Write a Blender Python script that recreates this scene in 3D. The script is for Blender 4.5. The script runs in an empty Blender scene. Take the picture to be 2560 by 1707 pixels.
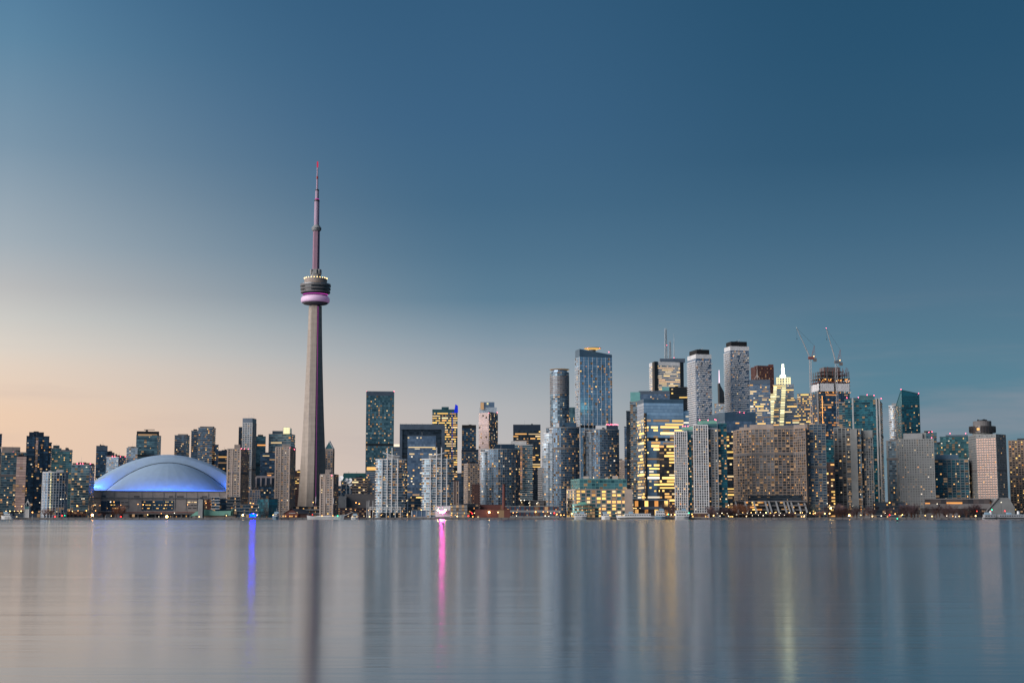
import bpy, math, random
from math import sin, cos, pi, radians, sqrt

# ---------------------------------------------------------------- camera
FPX, CAMH, HORIZON = 3622.0, 3.0, 1291.0
TILT = math.atan((HORIZON - 853.5) / FPX)
scene = bpy.context.scene
col = scene.collection
cam_data = bpy.data.cameras.new('camera')
cam_data.sensor_width = 36.0
cam_data.lens = 36.0 * FPX / 2560.0
cam_data.clip_start = 0.5
cam_data.clip_end = 60000
cam = bpy.data.objects.new('camera', cam_data)
cam.location = (0, 0, CAMH)
cam.rotation_euler = (pi / 2 + TILT, 0, 0)
col.objects.link(cam)
scene.camera = cam


def lin(r, g, b, k=1.0):
    def c(v):
        v = v / 255.0
        return (v / 12.92 if v <= 0.04045 else ((v + 0.055) / 1.055) ** 2.4) * k
    return (c(r), c(g), c(b), 1.0)


# ---------------------------------------------------------------- sky and sun
SUN_AZ, SUN_EL = -62.0, 1.0          # sunset azimuth from the view axis, degrees
world = bpy.data.worlds.new('World')
scene.world = world
world.use_nodes = True
wn, wl = world.node_tree.nodes, world.node_tree.links
wn.clear()


def N(tree_nodes, kind, **kw):
    n = tree_nodes.new(kind)
    for k, v in kw.items():
        setattr(n, k, v)
    return n


def math_node(nodes, links, op, a, b=None, c=None, clamp=False):
    n = nodes.new('ShaderNodeMath')
    n.operation = op
    n.use_clamp = clamp
    for i, x in enumerate((a, b, c)):
        if x is None:
            continue
        if isinstance(x, (int, float)):
            n.inputs[i].default_value = x
        else:
            links.new(x, n.inputs[i])
    return n.outputs[0]


def ramp(nodes, links, fac, stops, interp='LINEAR'):
    n = nodes.new('ShaderNodeValToRGB')
    n.color_ramp.interpolation = interp
    el = n.color_ramp.elements
    while len(el) > 1:
        el.remove(el[0])
    el[0].position, el[0].color = stops[0]
    for p, cl in stops[1:]:
        e = el.new(p)
        e.color = cl
    links.new(fac, n.inputs[0])
    return n.outputs[0]


def mixrgb(nodes, links, fac, a, b, mode='MIX'):
    n = nodes.new('ShaderNodeMix')
    n.data_type = 'RGBA'
    n.blend_type = mode
    for sock, x in ((n.inputs[0], fac), (n.inputs[6], a), (n.inputs[7], b)):
        if isinstance(x, (int, float, tuple)):
            sock.default_value = x
        else:
            links.new(x, sock)
    return n.outputs[2]


tc = wn.new('ShaderNodeTexCoord')
sep = wn.new('ShaderNodeSeparateXYZ')
wl.new(tc.outputs['Generated'], sep.inputs[0])
flat = wn.new('ShaderNodeCombineXYZ')
wl.new(sep.outputs[0], flat.inputs[0])
wl.new(sep.outputs[1], flat.inputs[1])
nrm = N(wn, 'ShaderNodeVectorMath', operation='NORMALIZE')
wl.new(flat.outputs[0], nrm.inputs[0])
dot = N(wn, 'ShaderNodeVectorMath', operation='DOT_PRODUCT')
wl.new(nrm.outputs[0], dot.inputs[0])
dot.inputs[1].default_value = (sin(radians(SUN_AZ)), cos(radians(SUN_AZ)), 0)
g = dot.outputs['Value']
z = math_node(wn, wl, 'ABSOLUTE', sep.outputs[2])
zz = math_node(wn, wl, 'MULTIPLY', z, 1.0, clamp=True)


def E(py):                                # elevation (sine) of an image row at the frame's middle
    return sin(TILT + math.atan((853.5 - py) / FPX))


SKY = {
    'west': [(E(1291), (232, 198, 172)), (E(1180), (236, 202, 176)), (E(1050), (238, 206, 180)), (E(930), (229, 211, 195)), (E(890), (221, 211, 200)),
             (E(820), (205, 203, 198)), (E(750), (188, 188, 188)), (E(640), (163, 175, 184)), (E(410), (124, 150, 170)), (E(160), (94, 134, 162)),
             (E(0), (80, 123, 156)), (0.6, (44, 84, 118)), (1.0, (32, 64, 96))],
    'north': [(E(1291), (196, 182, 178)), (E(1180), (198, 190, 188)), (E(1020), (181, 182, 185)), (E(880), (140, 158, 172)), (E(750), (93, 127, 150)),
              (E(640), (79, 115, 141)), (E(510), (67, 105, 134)), (E(310), (59, 98, 131)), (E(0), (51, 91, 124)), (0.6, (36, 74, 108)), (1.0, (32, 64, 96))],
    'east': [(E(1291), (100, 128, 144)), (E(1180), (98, 132, 148)), (E(970), (89, 130, 150)), (E(850), (84, 122, 144)), (E(750), (80, 115, 139)),
             (E(600), (65, 103, 130)), (E(410), (48, 88, 117)), (E(160), (40, 82, 112)), (E(0), (37, 79, 109)), (0.6, (33, 70, 102)), (1.0, (32, 64, 96))],
}
cols = {k: ramp(wn, wl, zz, [(p, lin(*c)) for p, c in v], 'B_SPLINE' if False else 'LINEAR') for k, v in SKY.items()}
GW, GN, GE = cos(radians(-19.5 - SUN_AZ)), cos(radians(-0.5 - SUN_AZ)), cos(radians(12.5 - SUN_AZ))
f_wn = N(wn, 'ShaderNodeMapRange', interpolation_type='LINEAR')
wl.new(g, f_wn.inputs[0])
f_wn.inputs[1].default_value, f_wn.inputs[2].default_value = GN, GW
f_ne = N(wn, 'ShaderNodeMapRange', interpolation_type='SMOOTHERSTEP')
wl.new(g, f_ne.inputs[0])
f_ne.inputs[1].default_value, f_ne.inputs[2].default_value = GE - 0.06, GN + 0.06
sky1 = mixrgb(wn, wl, f_ne.outputs[0], cols['east'], cols['north'])
ex = math_node(wn, wl, 'MULTIPLY_ADD', math_node(wn, wl, 'MAXIMUM', math_node(wn, wl, 'SUBTRACT', zz, 0.10), 0.0), 7.0, 1.12)
sky2 = mixrgb(wn, wl, math_node(wn, wl, 'POWER', f_wn.outputs[0], ex), sky1, cols['west'])
# thin high cloud, stretched along the horizon
mp = wn.new('ShaderNodeMapping')
mp.inputs['Scale'].default_value = (1.6, 1.6, 15.0)
mp.inputs['Rotation'].default_value = (0.05, 0.04, 0.3)
wl.new(tc.outputs['Generated'], mp.inputs[0])
cn = wn.new('ShaderNodeTexNoise')
cn.inputs['Scale'].default_value = 2.6
cn.inputs['Detail'].default_value = 5
cn.inputs['Roughness'].default_value = 0.55
wl.new(mp.outputs[0], cn.inputs[0])
cm = N(wn, 'ShaderNodeMapRange', interpolation_type='SMOOTHSTEP')
wl.new(cn.outputs[0], cm.inputs[0])
cm.inputs[1].default_value, cm.inputs[2].default_value = 0.47, 0.8
cm.inputs[4].default_value = 0.36
lowf = N(wn, 'ShaderNodeMapRange', interpolation_type='SMOOTHSTEP')
wl.new(zz, lowf.inputs[0])
lowf.inputs[1].default_value, lowf.inputs[2].default_value = 0.17, 0.04
cfac = math_node(wn, wl, 'MULTIPLY', cm.outputs[0], lowf.outputs[0])
sky3 = mixrgb(wn, wl, cfac, sky2, lin(176, 164, 168))
# low cloud bank on the side away from the sunset
mp2 = wn.new('ShaderNodeMapping')
mp2.inputs['Scale'].default_value = (3.2, 3.2, 26.0)
mp2.inputs['Location'].default_value = (0.35, 0.1, 0.55)
wl.new(tc.outputs['Generated'], mp2.inputs[0])
cn2 = wn.new('ShaderNodeTexNoise')
cn2.inputs['Scale'].default_value = 2.2
cn2.inputs['Detail'].default_value = 6
wl.new(mp2.outputs[0], cn2.inputs[0])
cm2 = N(wn, 'ShaderNodeMapRange', interpolation_type='SMOOTHSTEP')
wl.new(cn2.outputs[0], cm2.inputs[0])
cm2.inputs[1].default_value, cm2.inputs[2].default_value, cm2.inputs[4].default_value = 0.36, 0.66, 0.62
b_lo = N(wn, 'ShaderNodeMapRange', interpolation_type='SMOOTHSTEP')
wl.new(zz, b_lo.inputs[0])
b_lo.inputs[1].default_value, b_lo.inputs[2].default_value = 0.112, 0.070
b_az = N(wn, 'ShaderNodeMapRange', interpolation_type='SMOOTHSTEP')
wl.new(g, b_az.inputs[0])
b_az.inputs[1].default_value, b_az.inputs[2].default_value = 0.36, 0.22
bank = math_node(wn, wl, 'MULTIPLY', math_node(wn, wl, 'MULTIPLY', cm2.outputs[0], b_lo.outputs[0]), b_az.outputs[0])
sky3 = mixrgb(wn, wl, bank, sky3, lin(140, 146, 158))
nish = wn.new('ShaderNodeTexSky')
nish.sky_type = 'NISHITA'
nish.sun_disc = False
nish.sun_elevation = radians(SUN_EL)
nish.sun_rotation = radians(SUN_AZ)
nish.air_density, nish.dust_density, nish.ozone_density = 1.0, 0.6, 2.5
bg1 = wn.new('ShaderNodeBackground')
bg1.inputs[1].default_value = 0.97
wl.new(sky3, bg1.inputs[0])
bg2 = wn.new('ShaderNodeBackground')
bg2.inputs[1].default_value = 0.012
wl.new(nish.outputs[0], bg2.inputs[0])
addw = wn.new('ShaderNodeAddShader')
wl.new(bg1.outputs[0], addw.inputs[0])
wl.new(bg2.outputs[0], addw.inputs[1])
wo = wn.new('ShaderNodeOutputWorld')
wl.new(addw.outputs[0], wo.inputs[0])

sun_data = bpy.data.lights.new('sun', 'SUN')
sun_data.energy = 4.2
sun_data.angle = radians(60)
sun_data.color = (1.0, 0.92, 0.86)
sun = bpy.data.objects.new('sun', sun_data)
LAMP_AZ, LAMP_EL = -122.0, 16.0       # afterglow comes from over the water, west of the camera
sun.rotation_euler = (pi / 2 - radians(LAMP_EL), 0, pi - radians(LAMP_AZ))
col.objects.link(sun)

vs = scene.view_settings
vs.view_transform = 'Standard'
vs.look = 'None'
vs.exposure = 0.0
vs.gamma = 1.0
vs.use_curve_mapping = False
cy = scene.cycles
cy.use_denoising = True
try:
    cy.denoiser = 'OPENIMAGEDENOISE'
except Exception:
    pass
cy.max_bounces = 5
cy.diffuse_bounces = 2
cy.glossy_bounces = 3
cy.transmission_bounces = 2
cy.caustics_reflective = False
cy.caustics_refractive = False
cy.sample_clamp_indirect = 6.0
cy.use_light_tree = True

# ---------------------------------------------------------------- helpers
RND = random.Random(11)


def ray(px, py):
    a, b = px - 1280.0, 853.5 - py
    return (a, FPX * cos(TILT) - b * sin(TILT), FPX * sin(TILT) + b * cos(TILT))


def P(px, py, Y):
    d = ray(px, py)
    t = Y / d[1]
    return (d[0] * t, Y, CAMH + d[2] * t)


def Xg(px, Y):                                 # world x on the horizon line for a pixel column
    return P(px, HORIZON, Y)[0]


GROUND = 1.6
MATS = {}


def principled(name, color, rough=0.7, metal=0.0, var=0.12, scale=0.15, spec=0.5, bump=0.0):
    """plain surface with soft large-scale colour wear"""
    m = bpy.data.materials.new(name)
    m.use_nodes = True
    nt, lk = m.node_tree.nodes, m.node_tree.links
    b = nt['Principled BSDF']
    b.inputs['Roughness'].default_value = rough
    b.inputs['Metallic'].default_value = metal
    b.inputs['Specular IOR Level'].default_value = spec
    if var > 0:
        t = nt.new('ShaderNodeTexCoord')
        n = nt.new('ShaderNodeTexNoise')
        n.inputs['Scale'].default_value = scale
        n.inputs['Detail'].default_value = 4
        lk.new(t.outputs['Object'], n.inputs[0])
        lo = tuple(c * (1 - var) for c in color[:3]) + (1,)
        hi = tuple(min(1, c * (1 + var)) for c in color[:3]) + (1,)
        lk.new(ramp(nt, lk, n.outputs[0], [(0.3, lo), (0.7, hi)]), b.inputs['Base Color'])
        if bump:
            bp = nt.new('ShaderNodeBump')
            bp.inputs['Strength'].default_value = bump
            lk.new(n.outputs[0], bp.inputs['Height'])
            lk.new(bp.outputs[0], b.inputs['Normal'])
    else:
        b.inputs['Base Color'].default_value = color
    MATS[name] = m
    return m


def glass(name, dark, light, metal=0.45, rough=0.14, mixpos=(0.1, 0.95)):
    """curtain wall: each pane (a uv cell) has its own tint, so blinds and coatings differ from pane to pane"""
    m = bpy.data.materials.new(name)
    m.use_nodes = True
    nt, lk = m.node_tree.nodes, m.node_tree.links
    b = nt['Principled BSDF']
    uv = nt.new('ShaderNodeTexCoord')
    fl = N(nt, 'ShaderNodeVectorMath', operation='FLOOR')
    lk.new(uv.outputs['UV'], fl.inputs[0])
    oi = nt.new('ShaderNodeObjectInfo')
    ad = N(nt, 'ShaderNodeVectorMath', operation='ADD')
    lk.new(fl.outputs[0], ad.inputs[0])
    lk.new(oi.outputs['Random'], ad.inputs[1])
    w = N(nt, 'ShaderNodeTexWhiteNoise', noise_dimensions='3D')
    lk.new(ad.outputs[0], w.inputs[0])
    tint = (1.0, 1.08, 1.16)  # tint here and lifted darks below put bluish haze into the pane colour
    dark = tuple(min(1, c * 1.45 * t + a) for c, t, a in zip(dark, tint, (.010, .016, .022))) + (1,)
    light = tuple(min(1, c * 1.32 * t) for c, t in zip(light, tint)) + (1,)
    pane = ramp(nt, lk, w.outputs[0], [(mixpos[0], dark), (mixpos[1], light)])
    sx_ = nt.new('ShaderNodeSeparateXYZ')
    lk.new(ad.outputs[0], sx_.inputs[0])
    wf = N(nt, 'ShaderNodeTexWhiteNoise', noise_dimensions='1D')
    lk.new(sx_.outputs[1], wf.inputs['W'])
    big = nt.new('ShaderNodeTexNoise')  # broad noise paints uneven reflections of clouds and neighbours into the panes
    big.inputs['Scale'].default_value = 0.035
    big.inputs['Detail'].default_value = 3
    lk.new(uv.outputs['Object'], big.inputs[0])
    k = math_node(nt, lk, 'ADD', math_node(nt, lk, 'MULTIPLY_ADD', wf.outputs[0], 0.30, 0.35), math_node(nt, lk, 'MULTIPLY', big.outputs[0], 1.0))
    kc = nt.new('ShaderNodeCombineColor')
    for i_ in range(3):
        lk.new(k, kc.inputs[i_])
    lk.new(mixrgb(nt, lk, 1.0, pane, kc.outputs[0], 'MULTIPLY'), b.inputs['Base Color'])
    b.inputs['Metallic'].default_value = metal
    rr = math_node(nt, lk, 'MULTIPLY_ADD', w.outputs[0], 0.10, rough)
    lk.new(rr, b.inputs['Roughness'])
    MATS[name] = m
    return m


def emitter(name, color, strength, vary=0.0, sampling='AUTO'):
    m = bpy.data.materials.new(name)
    m.use_nodes = True
    nt, lk = m.node_tree.nodes, m.node_tree.links
    nt.clear()
    e = nt.new('ShaderNodeEmission')
    e.inputs[0].default_value = color
    e.inputs[1].default_value = strength
    if vary:
        oi = nt.new('ShaderNodeObjectInfo')
        lk.new(math_node(nt, lk, 'MULTIPLY_ADD', math_node(nt, lk, 'POWER', oi.outputs['Random'], 1.6), strength * vary, strength * (1 - vary * 0.5)), e.inputs[1])
    o = nt.new('ShaderNodeOutputMaterial')
    lk.new(e.outputs[0], o.inputs[0])
    m.cycles.emission_sampling = sampling
    MATS[name] = m
    return m


class MB:
    """collects shapes for ONE mesh"""
    def __init__(s):
        s.v, s.f, s.uv = [], [], []

    def add(s, verts, faces, uvs=None):
        o = len(s.v)
        s.v += verts
        for i, f in enumerate(faces):
            s.f.append([o + k for k in f])
            s.uv.append(uvs[i] if uvs and uvs[i] else [(0, 0)] * len(f))
        return s

    def prism(s, poly, z0, z1, bay=None, fl=None, cap=True):
        n = len(poly)
        vs_ = [(x, y, z0) for x, y in poly] + [(x, y, z1) for x, y in poly]
        fs, us = [], []
        for i in range(n):
            j = (i + 1) % n
            fs.append([i, j, n + j, n + i])
            if bay:
                L = math.dist(poly[i], poly[j])
                nb = max(1, round(L / bay))
                nf = max(1, round((z1 - z0) / fl))
                u0 = i * 53
                us.append([(u0, 0), (u0 + nb, 0), (u0 + nb, nf), (u0, nf)])
            else:
                us.append(None)
        if cap:
            fs += [list(range(n, 2 * n)), list(range(n - 1, -1, -1))]
            us += [None, None]
        return s.add(vs_, fs, us)

    def box(s, cx, cy_, z0, z1, wx, wy, rot=0.0):
        c, d = cos(rot), sin(rot)
        pts = [(-wx / 2, -wy / 2), (wx / 2, -wy / 2), (wx / 2, wy / 2), (-wx / 2, wy / 2)]
        return s.prism([(cx + x * c - y * d, cy_ + x * d + y * c) for x, y in pts], z0, z1)

    def lathe(s, prof, n=32, cx=0.0, cy_=0.0, a0=0.0, a1=2 * pi):
        full = abs(a1 - a0 - 2 * pi) < 1e-6
        k = n if full else n + 1
        vs_ = []
        for r, zz_ in prof:
            for i in range(k):
                a = a0 + (a1 - a0) * i / n
                vs_.append((cx + r * cos(a), cy_ + r * sin(a), zz_))
        fs = []
        for j in range(len(prof) - 1):
            for i in range(n):
                i2 = (i + 1) % k
                fs.append([j * k + i, j * k + i2, (j + 1) * k + i2, (j + 1) * k + i])
        return s.add(vs_, fs)

    def tube(s, p, q, r, r2=None, n=6):
        r2 = r if r2 is None else r2
        d = [q[i] - p[i] for i in range(3)]
        L = sqrt(sum(x * x for x in d)) or 1e-6
        d = [x / L for x in d]
        a = (0, 0, 1) if abs(d[2]) < 0.9 else (1, 0, 0)
        u = (d[1] * a[2] - d[2] * a[1], d[2] * a[0] - d[0] * a[2], d[0] * a[1] - d[1] * a[0])
        lu = sqrt(sum(x * x for x in u))
        u = [x / lu for x in u]
        w = (d[1] * u[2] - d[2] * u[1], d[2] * u[0] - d[0] * u[2], d[0] * u[1] - d[1] * u[0])
        vs_ = []
        for c, rr in ((p, r), (q, r2)):
            for i in range(n):
                t = 2 * pi * i / n
                vs_.append(tuple(c[k] + rr * (cos(t) * u[k] + sin(t) * w[k]) for k in range(3)))
        fs = [[i, (i + 1) % n, n + (i + 1) % n, n + i] for i in range(n)]
        fs += [list(range(n - 1, -1, -1)), list(range(n, 2 * n))]
        return s.add(vs_, fs)

    def ball(s, c, r, n=8, m=5, sz=1.0):
        prof = [(max(1e-4, r * sin(pi * j / m)), c[2] - r * sz * cos(pi * j / m)) for j in range(m + 1)]
        return s.lathe(prof, n, c[0], c[1])

    def mesh(s, name, mat, smooth=False):
        me = bpy.data.meshes.new(name)
        me.from_pydata(s.v, [], s.f)
        if any(any(u != (0, 0) for u in f) for f in s.uv):
            ul = me.uv_layers.new(name='uv')
            flatuv = [c for f in s.uv for u in f for c in u]
            ul.data.foreach_set('uv', flatuv)
        if mat:
            me.materials.append(MATS[mat] if isinstance(mat, str) else mat)
        if smooth:
            me.polygons.foreach_set('use_smooth', [True] * len(me.polygons))
        me.update()
        return me

    def build(s, name, mat, parent=None, loc=(0, 0, 0), smooth=False, kind=None):
        return link(name, s.mesh(name, mat, smooth), parent, loc, kind)


def link(name, me, parent=None, loc=(0, 0, 0), kind=None, rot=0.0, scale=None):
    o = bpy.data.objects.new(name, me)
    o.location = loc
    if rot:
        o.rotation_euler = (0, 0, rot)
    if scale:
        o.scale = scale
    if parent:
        o.parent = parent
    if kind:
        o['kind'] = kind
    col.objects.link(o)
    return o


LABELS = set()


def tag(o, label, cat, group=None):
    o['label'] = label
    o['category'] = cat
    if group:
        o['group'] = group
    LABELS.add(label)
    return o


def thing(name, label, cat, loc, group=None):
    o = link(name, None, None, loc)
    o.empty_display_size = 2
    return tag(o, label, cat, group)


def copy_tree(o, parent=None):
    c = o.copy()
    col.objects.link(c)
    c.parent = parent
    for ch in KIDS.get(o.name, []):
        copy_tree(ch, c)
    return c


KIDS = {}
# ---------------------------------------------------------------- materials
glass('glass_teal', lin(46, 70, 80), lin(102, 130, 136), 0.40)
glass('glass_green', lin(46, 84, 88), lin(98, 142, 142), 0.40)
glass('glass_deepteal', lin(10, 46, 58), lin(34, 96, 108), 0.35)
glass('glass_navy', lin(30, 46, 62), lin(72, 96, 114), 0.36, 0.2)
glass('glass_blue', lin(104, 132, 152), lin(142, 168, 186), 0.60, 0.14)
glass('glass_slate', lin(76, 92, 112), lin(112, 128, 146), 0.45)
glass('glass_dark', lin(16, 22, 30), lin(56, 66, 76), 0.35)
glass('glass_black', lin(10, 12, 16), lin(34, 36, 40), 0.3)
glass('glass_brown', lin(38, 32, 32), lin(84, 72, 68), 0.3)
glass('glass_pale', lin(120, 134, 142), lin(176, 184, 190), 0.2, 0.3)
glass('glass_pink', lin(132, 112, 108), lin(166, 140, 132), 0.25, 0.32)
glass('glass_rose', lin(196, 152, 134), lin(226, 184, 164), 0.25, 0.3)  # sunset reflection put into the pane colour as pink
glass('glass_condo', lin(44, 62, 74), lin(122, 142, 152), 0.25, 0.26)
glass('glass_cavity', lin(22, 24, 28), lin(92, 94, 98), 0.2, 0.3, (0.25, 1.0))
glass('glass_mirror', lin(140, 156, 172), lin(166, 182, 196), 0.70, 0.10)
principled('concrete_white', lin(216, 217, 220), 0.7)
principled('concrete_pale', lin(184, 185, 186), 0.75)
principled('concrete_beige', lin(184, 168, 158), 0.8)
principled('concrete_tan', lin(162, 150, 144), 0.8)
principled('concrete_grey', lin(146, 149, 152), 0.8)
principled('concrete_dim', lin(112, 110, 112), 0.8)


def tower_concrete():
    """slip-formed concrete: faint pour lines and rain streaks"""
    m = principled('concrete_tower', lin(168, 157, 147), 0.85, var=0.07)
    nt, lk = m.node_tree.nodes, m.node_tree.links
    b = nt['Principled BSDF']
    src = b.inputs['Base Color'].links[0].from_socket
    t = nt.new('ShaderNodeTexCoord')
    fac = None
    for sc, amt in (((.5, .5, .012), .30), ((.01, .01, .22), .22)):
        mp_ = nt.new('ShaderNodeMapping')
        mp_.inputs['Scale'].default_value = sc
        lk.new(t.outputs['Object'], mp_.inputs[0])
        n = nt.new('ShaderNodeTexNoise')
        n.inputs['Scale'].default_value = 1.0
        n.inputs['Detail'].default_value = 5
        lk.new(mp_.outputs[0], n.inputs[0])
        v = math_node(nt, lk, 'MULTIPLY_ADD', n.outputs[0], amt * 2, 1 - amt)
        fac = v if fac is None else math_node(nt, lk, 'MULTIPLY', fac, v)
    kc = nt.new('ShaderNodeCombineColor')
    for i_ in range(3):
        lk.new(fac, kc.inputs[i_])
    lk.new(mixrgb(nt, lk, 1.0, src, kc.outputs[0], 'MULTIPLY'), b.inputs['Base Color'])


tower_concrete()
principled('concrete_dusk', lin(138, 141, 142), 0.8)  # weaker light on the eastern towers put into a darker, cooler concrete
principled('concrete_brown', lin(158, 140, 127), 0.8)
principled('metal_silver', lin(160, 168, 176), 0.35, 0.7)
principled('metal_dark', lin(44, 52, 60), 0.45, 0.4)
principled('metal_navy', lin(52, 66, 84), 0.4, 0.4)
principled('metal_teal', lin(66, 108, 116), 0.4, 0.4)
principled('panel_black', lin(22, 23, 26), 0.6)
principled('panel_blue', lin(92, 120, 142), 0.35, 0.5)
principled('panel_slate', lin(92, 106, 122), 0.4, 0.4)
principled('copper_green', lin(112, 166, 152), 0.6)
principled('jade_glass', lin(136, 196, 192), 0.25, 0.4)
principled('granite_red', lin(96, 58, 56), 0.5, 0.1)
principled('brick_red', lin(108, 66, 62), 0.85)
principled('brick_dark', lin(84, 60, 58), 0.85)
principled('paint_white', lin(226, 228, 230), 0.4)
principled('paint_red', lin(150, 40, 40), 0.5)
principled('paint_dark', lin(40, 42, 48), 0.5)
principled('roof_slate', lin(48, 50, 60), 0.7)
principled('roof_gravel', lin(96, 94, 94), 0.9)
principled('arena_green', lin(34, 88, 92), 0.5)
principled('roof_membrane', lin(172, 196, 220), 0.5, var=0.04)  # white membrane coloured bluish to carry part of the LED wash
principled('steel_grey', lin(130, 134, 140), 0.4, 0.6)
principled('steel_rust', lin(120, 62, 50), 0.7)
principled('crane_red', lin(128, 74, 72), 0.6)
principled('crane_white', lin(190, 182, 180), 0.6)
principled('paint_dull', lin(168, 172, 178), 0.5)
principled('bark', lin(92, 66, 56), 0.9, scale=1.5)
principled('twigs_russet', lin(142, 96, 74), 0.95, scale=0.8)
principled('twigs_plum', lin(84, 68, 74), 0.95, scale=0.8)
principled('asphalt', lin(70, 70, 72), 0.9)
principled('wood_deck', lin(118, 102, 90), 0.85, scale=0.6)
principled('tarp_white', lin(236, 234, 236), 0.6, var=0.06)
principled('hull_blue', lin(150, 180, 200), 0.4)
principled('hull_black', lin(26, 28, 34), 0.4)
for nm, c, s in (('lit_warm', (1.0, 0.52, 0.17, 1), 1.2), ('lit_yellow', (1.0, 0.62, 0.18, 1), 1.5), ('lit_pale', (1.0, 0.72, 0.38, 1), 1.2),
                 ('lit_orange', (1.0, 0.42, 0.12, 1), 0.95), ('lit_white', (1.0, 0.86, 0.66, 1), 1.2), ('lit_dim', (0.9, 0.55, 0.30, 1), 0.42), ('lit_faint', (0.8, 0.52, 0.32, 1), 0.2), ('lit_gold', (1.0, 0.60, 0.18, 1), 2.6),
                 ('lit_blue', (0.02, 0.05, 1.0, 1), 0.45), ('lit_crown', (1.0, 0.88, 0.48, 1), 1.15), ('lit_violet', (0.62, 0.06, 0.62, 1), 0.5)):
    emitter(nm, c, s, 0.75, 'NONE')
emitter('lit_spire', (0.95, 1.0, 0.62, 1), 6.0)
emitter('lamp_orange', (1.0, 0.42, 0.10, 1), 7)
emitter('lamp_amber', (1.0, 0.62, 0.22, 1), 7)
emitter('lamp_white', (1.0, 0.86, 0.62, 1), 6)
emitter('lamp_red', (1.0, 0.03, 0.03, 1), 7)
emitter('lamp_green', (0.02, 0.9, 0.40, 1), 6)
emitter('lamp_blue', (0.0, 0.0012, 1.0, 1), 330)  # for the added light box behind the blue streak
emitter('lamp_orange_big', (1.0, 0.44, 0.12, 1), 34)
emitter('lamp_amber_big', (1.0, 0.64, 0.26, 1), 38)
emitter('lamp_pink', (1.0, 0.05, 0.5, 1), 520)
emitter('lamp_pink_soft', (1.0, 0.1, 0.55, 1), 40)
emitter('lamp_flood', (1.0, 0.70, 0.32, 1), 90)
emitter('led_magenta', (0.75, 0.08, 0.6, 1), 1.1)
emitter('led_amber', (1.0, 0.58, 0.16, 1), 0.9)
emitter('pod_amber', (1.0, 0.52, 0.10, 1), 2.6)
emitter('led_strip_blue', (0.02, 0.14, 1.0, 1), 5.0)
emitter('beacon_red', (1.0, 0.12, 0.2, 1), 9.0)
emitter('lit_mast', (1.0, 0.72, 0.86, 1), 1.6)

LIT_HOME = ['lit_warm'] * 4 + ['lit_pale'] * 3 + ['lit_orange'] * 3 + ['lit_white', 'lit_yellow'] + ['lit_dim'] * 7
LIT_OFFICE = ['lit_yellow'] * 5 + ['lit_pale'] * 2 + ['lit_warm', 'lit_warm', 'lit_dim', 'lit_dim']
LIT_PALE = ['lit_pale'] * 4 + ['lit_white'] * 2 + ['lit_yellow', 'lit_warm', 'lit_dim']
WINMESH = {}
LITK = 2.9                              # how many of the rooms have their lights on


def window_mesh(mat):
    if mat not in WINMESH:
        WINMESH[mat] = MB().prism([(-.5, -.05), (.5, -.05), (.5, .05), (-.5, .05)], 0, 1).mesh('lit_window', mat)
    return WINMESH[mat]


LITN, LITREST = {}, {}


def lit_window(root, mt, loc, rot, w, h):
    """one lit window; past 290 on one building the rest are gathered into one part"""
    n = LITN[root.name] = LITN.get(root.name, 0) + 1
    if n <= 290:
        return link('lit_window', window_mesh(mt), root, loc, rot=rot, scale=(w, 1, h))
    LITREST.setdefault(root.name, []).append((mt, loc, rot, w, h))


def gather_lit_windows():
    for rn, items in LITREST.items():
        mats = sorted({i[0] for i in items})
        m, idx = MB(), []
        for mt, loc, rot, w, h in items:
            m.box(loc[0], loc[1], loc[2], loc[2] + h, w, .1, rot)
            idx += [mats.index(mt)] * 6
        me = m.mesh('lit_window_rows', None)
        for mt in mats:
            me.materials.append(MATS[mt])
        me.polygons.foreach_set('material_index', idx)
        link('lit_window_rows', me, bpy.data.objects[rn], kind='stuff')


# ---------------------------------------------------------------- facades
def offset_poly(poly, d):
    n = len(poly)
    out = []
    for i in range(n):
        p0, p1, p2 = poly[i - 1], poly[i], poly[(i + 1) % n]
        e1 = (p1[0] - p0[0], p1[1] - p0[1])
        e2 = (p2[0] - p1[0], p2[1] - p1[1])
        l1, l2 = math.hypot(*e1), math.hypot(*e2)
        n1, n2 = (e1[1] / l1, -e1[0] / l1), (e2[1] / l2, -e2[0] / l2)
        bx, by = n1[0] + n2[0], n1[1] + n2[1]
        k = max(0.25, (bx * bx + by * by) / 2)
        out.append((p1[0] + bx * d / k, p1[1] + by * d / k))
    return out


def facing(poly_w, i):
    p, q = poly_w[i], poly_w[(i + 1) % len(poly_w)]
    L = math.dist(p, q)
    nx, ny = (q[1] - p[1]) / L, -(q[0] - p[0]) / L
    mx, my = (p[0] + q[0]) / 2, (p[1] + q[1]) / 2
    d = math.hypot(mx, my)
    return (nx * mx + ny * my) / d < 0.12


BASE = dict(glass='glass_teal', fl=3.0, bay=3.6, slab='concrete_grey', slab_h=0.5, slab_out=0.5, slab_name='floor_slab',
            pier=None, pier_w=0.5, pier_out=0.25, pier_step=1, lit=0.06, litm=LIT_HOME, run=1, wall='curtain_wall',
            parapet=1.2, roof=None, zlit=None, rails=None)


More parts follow.
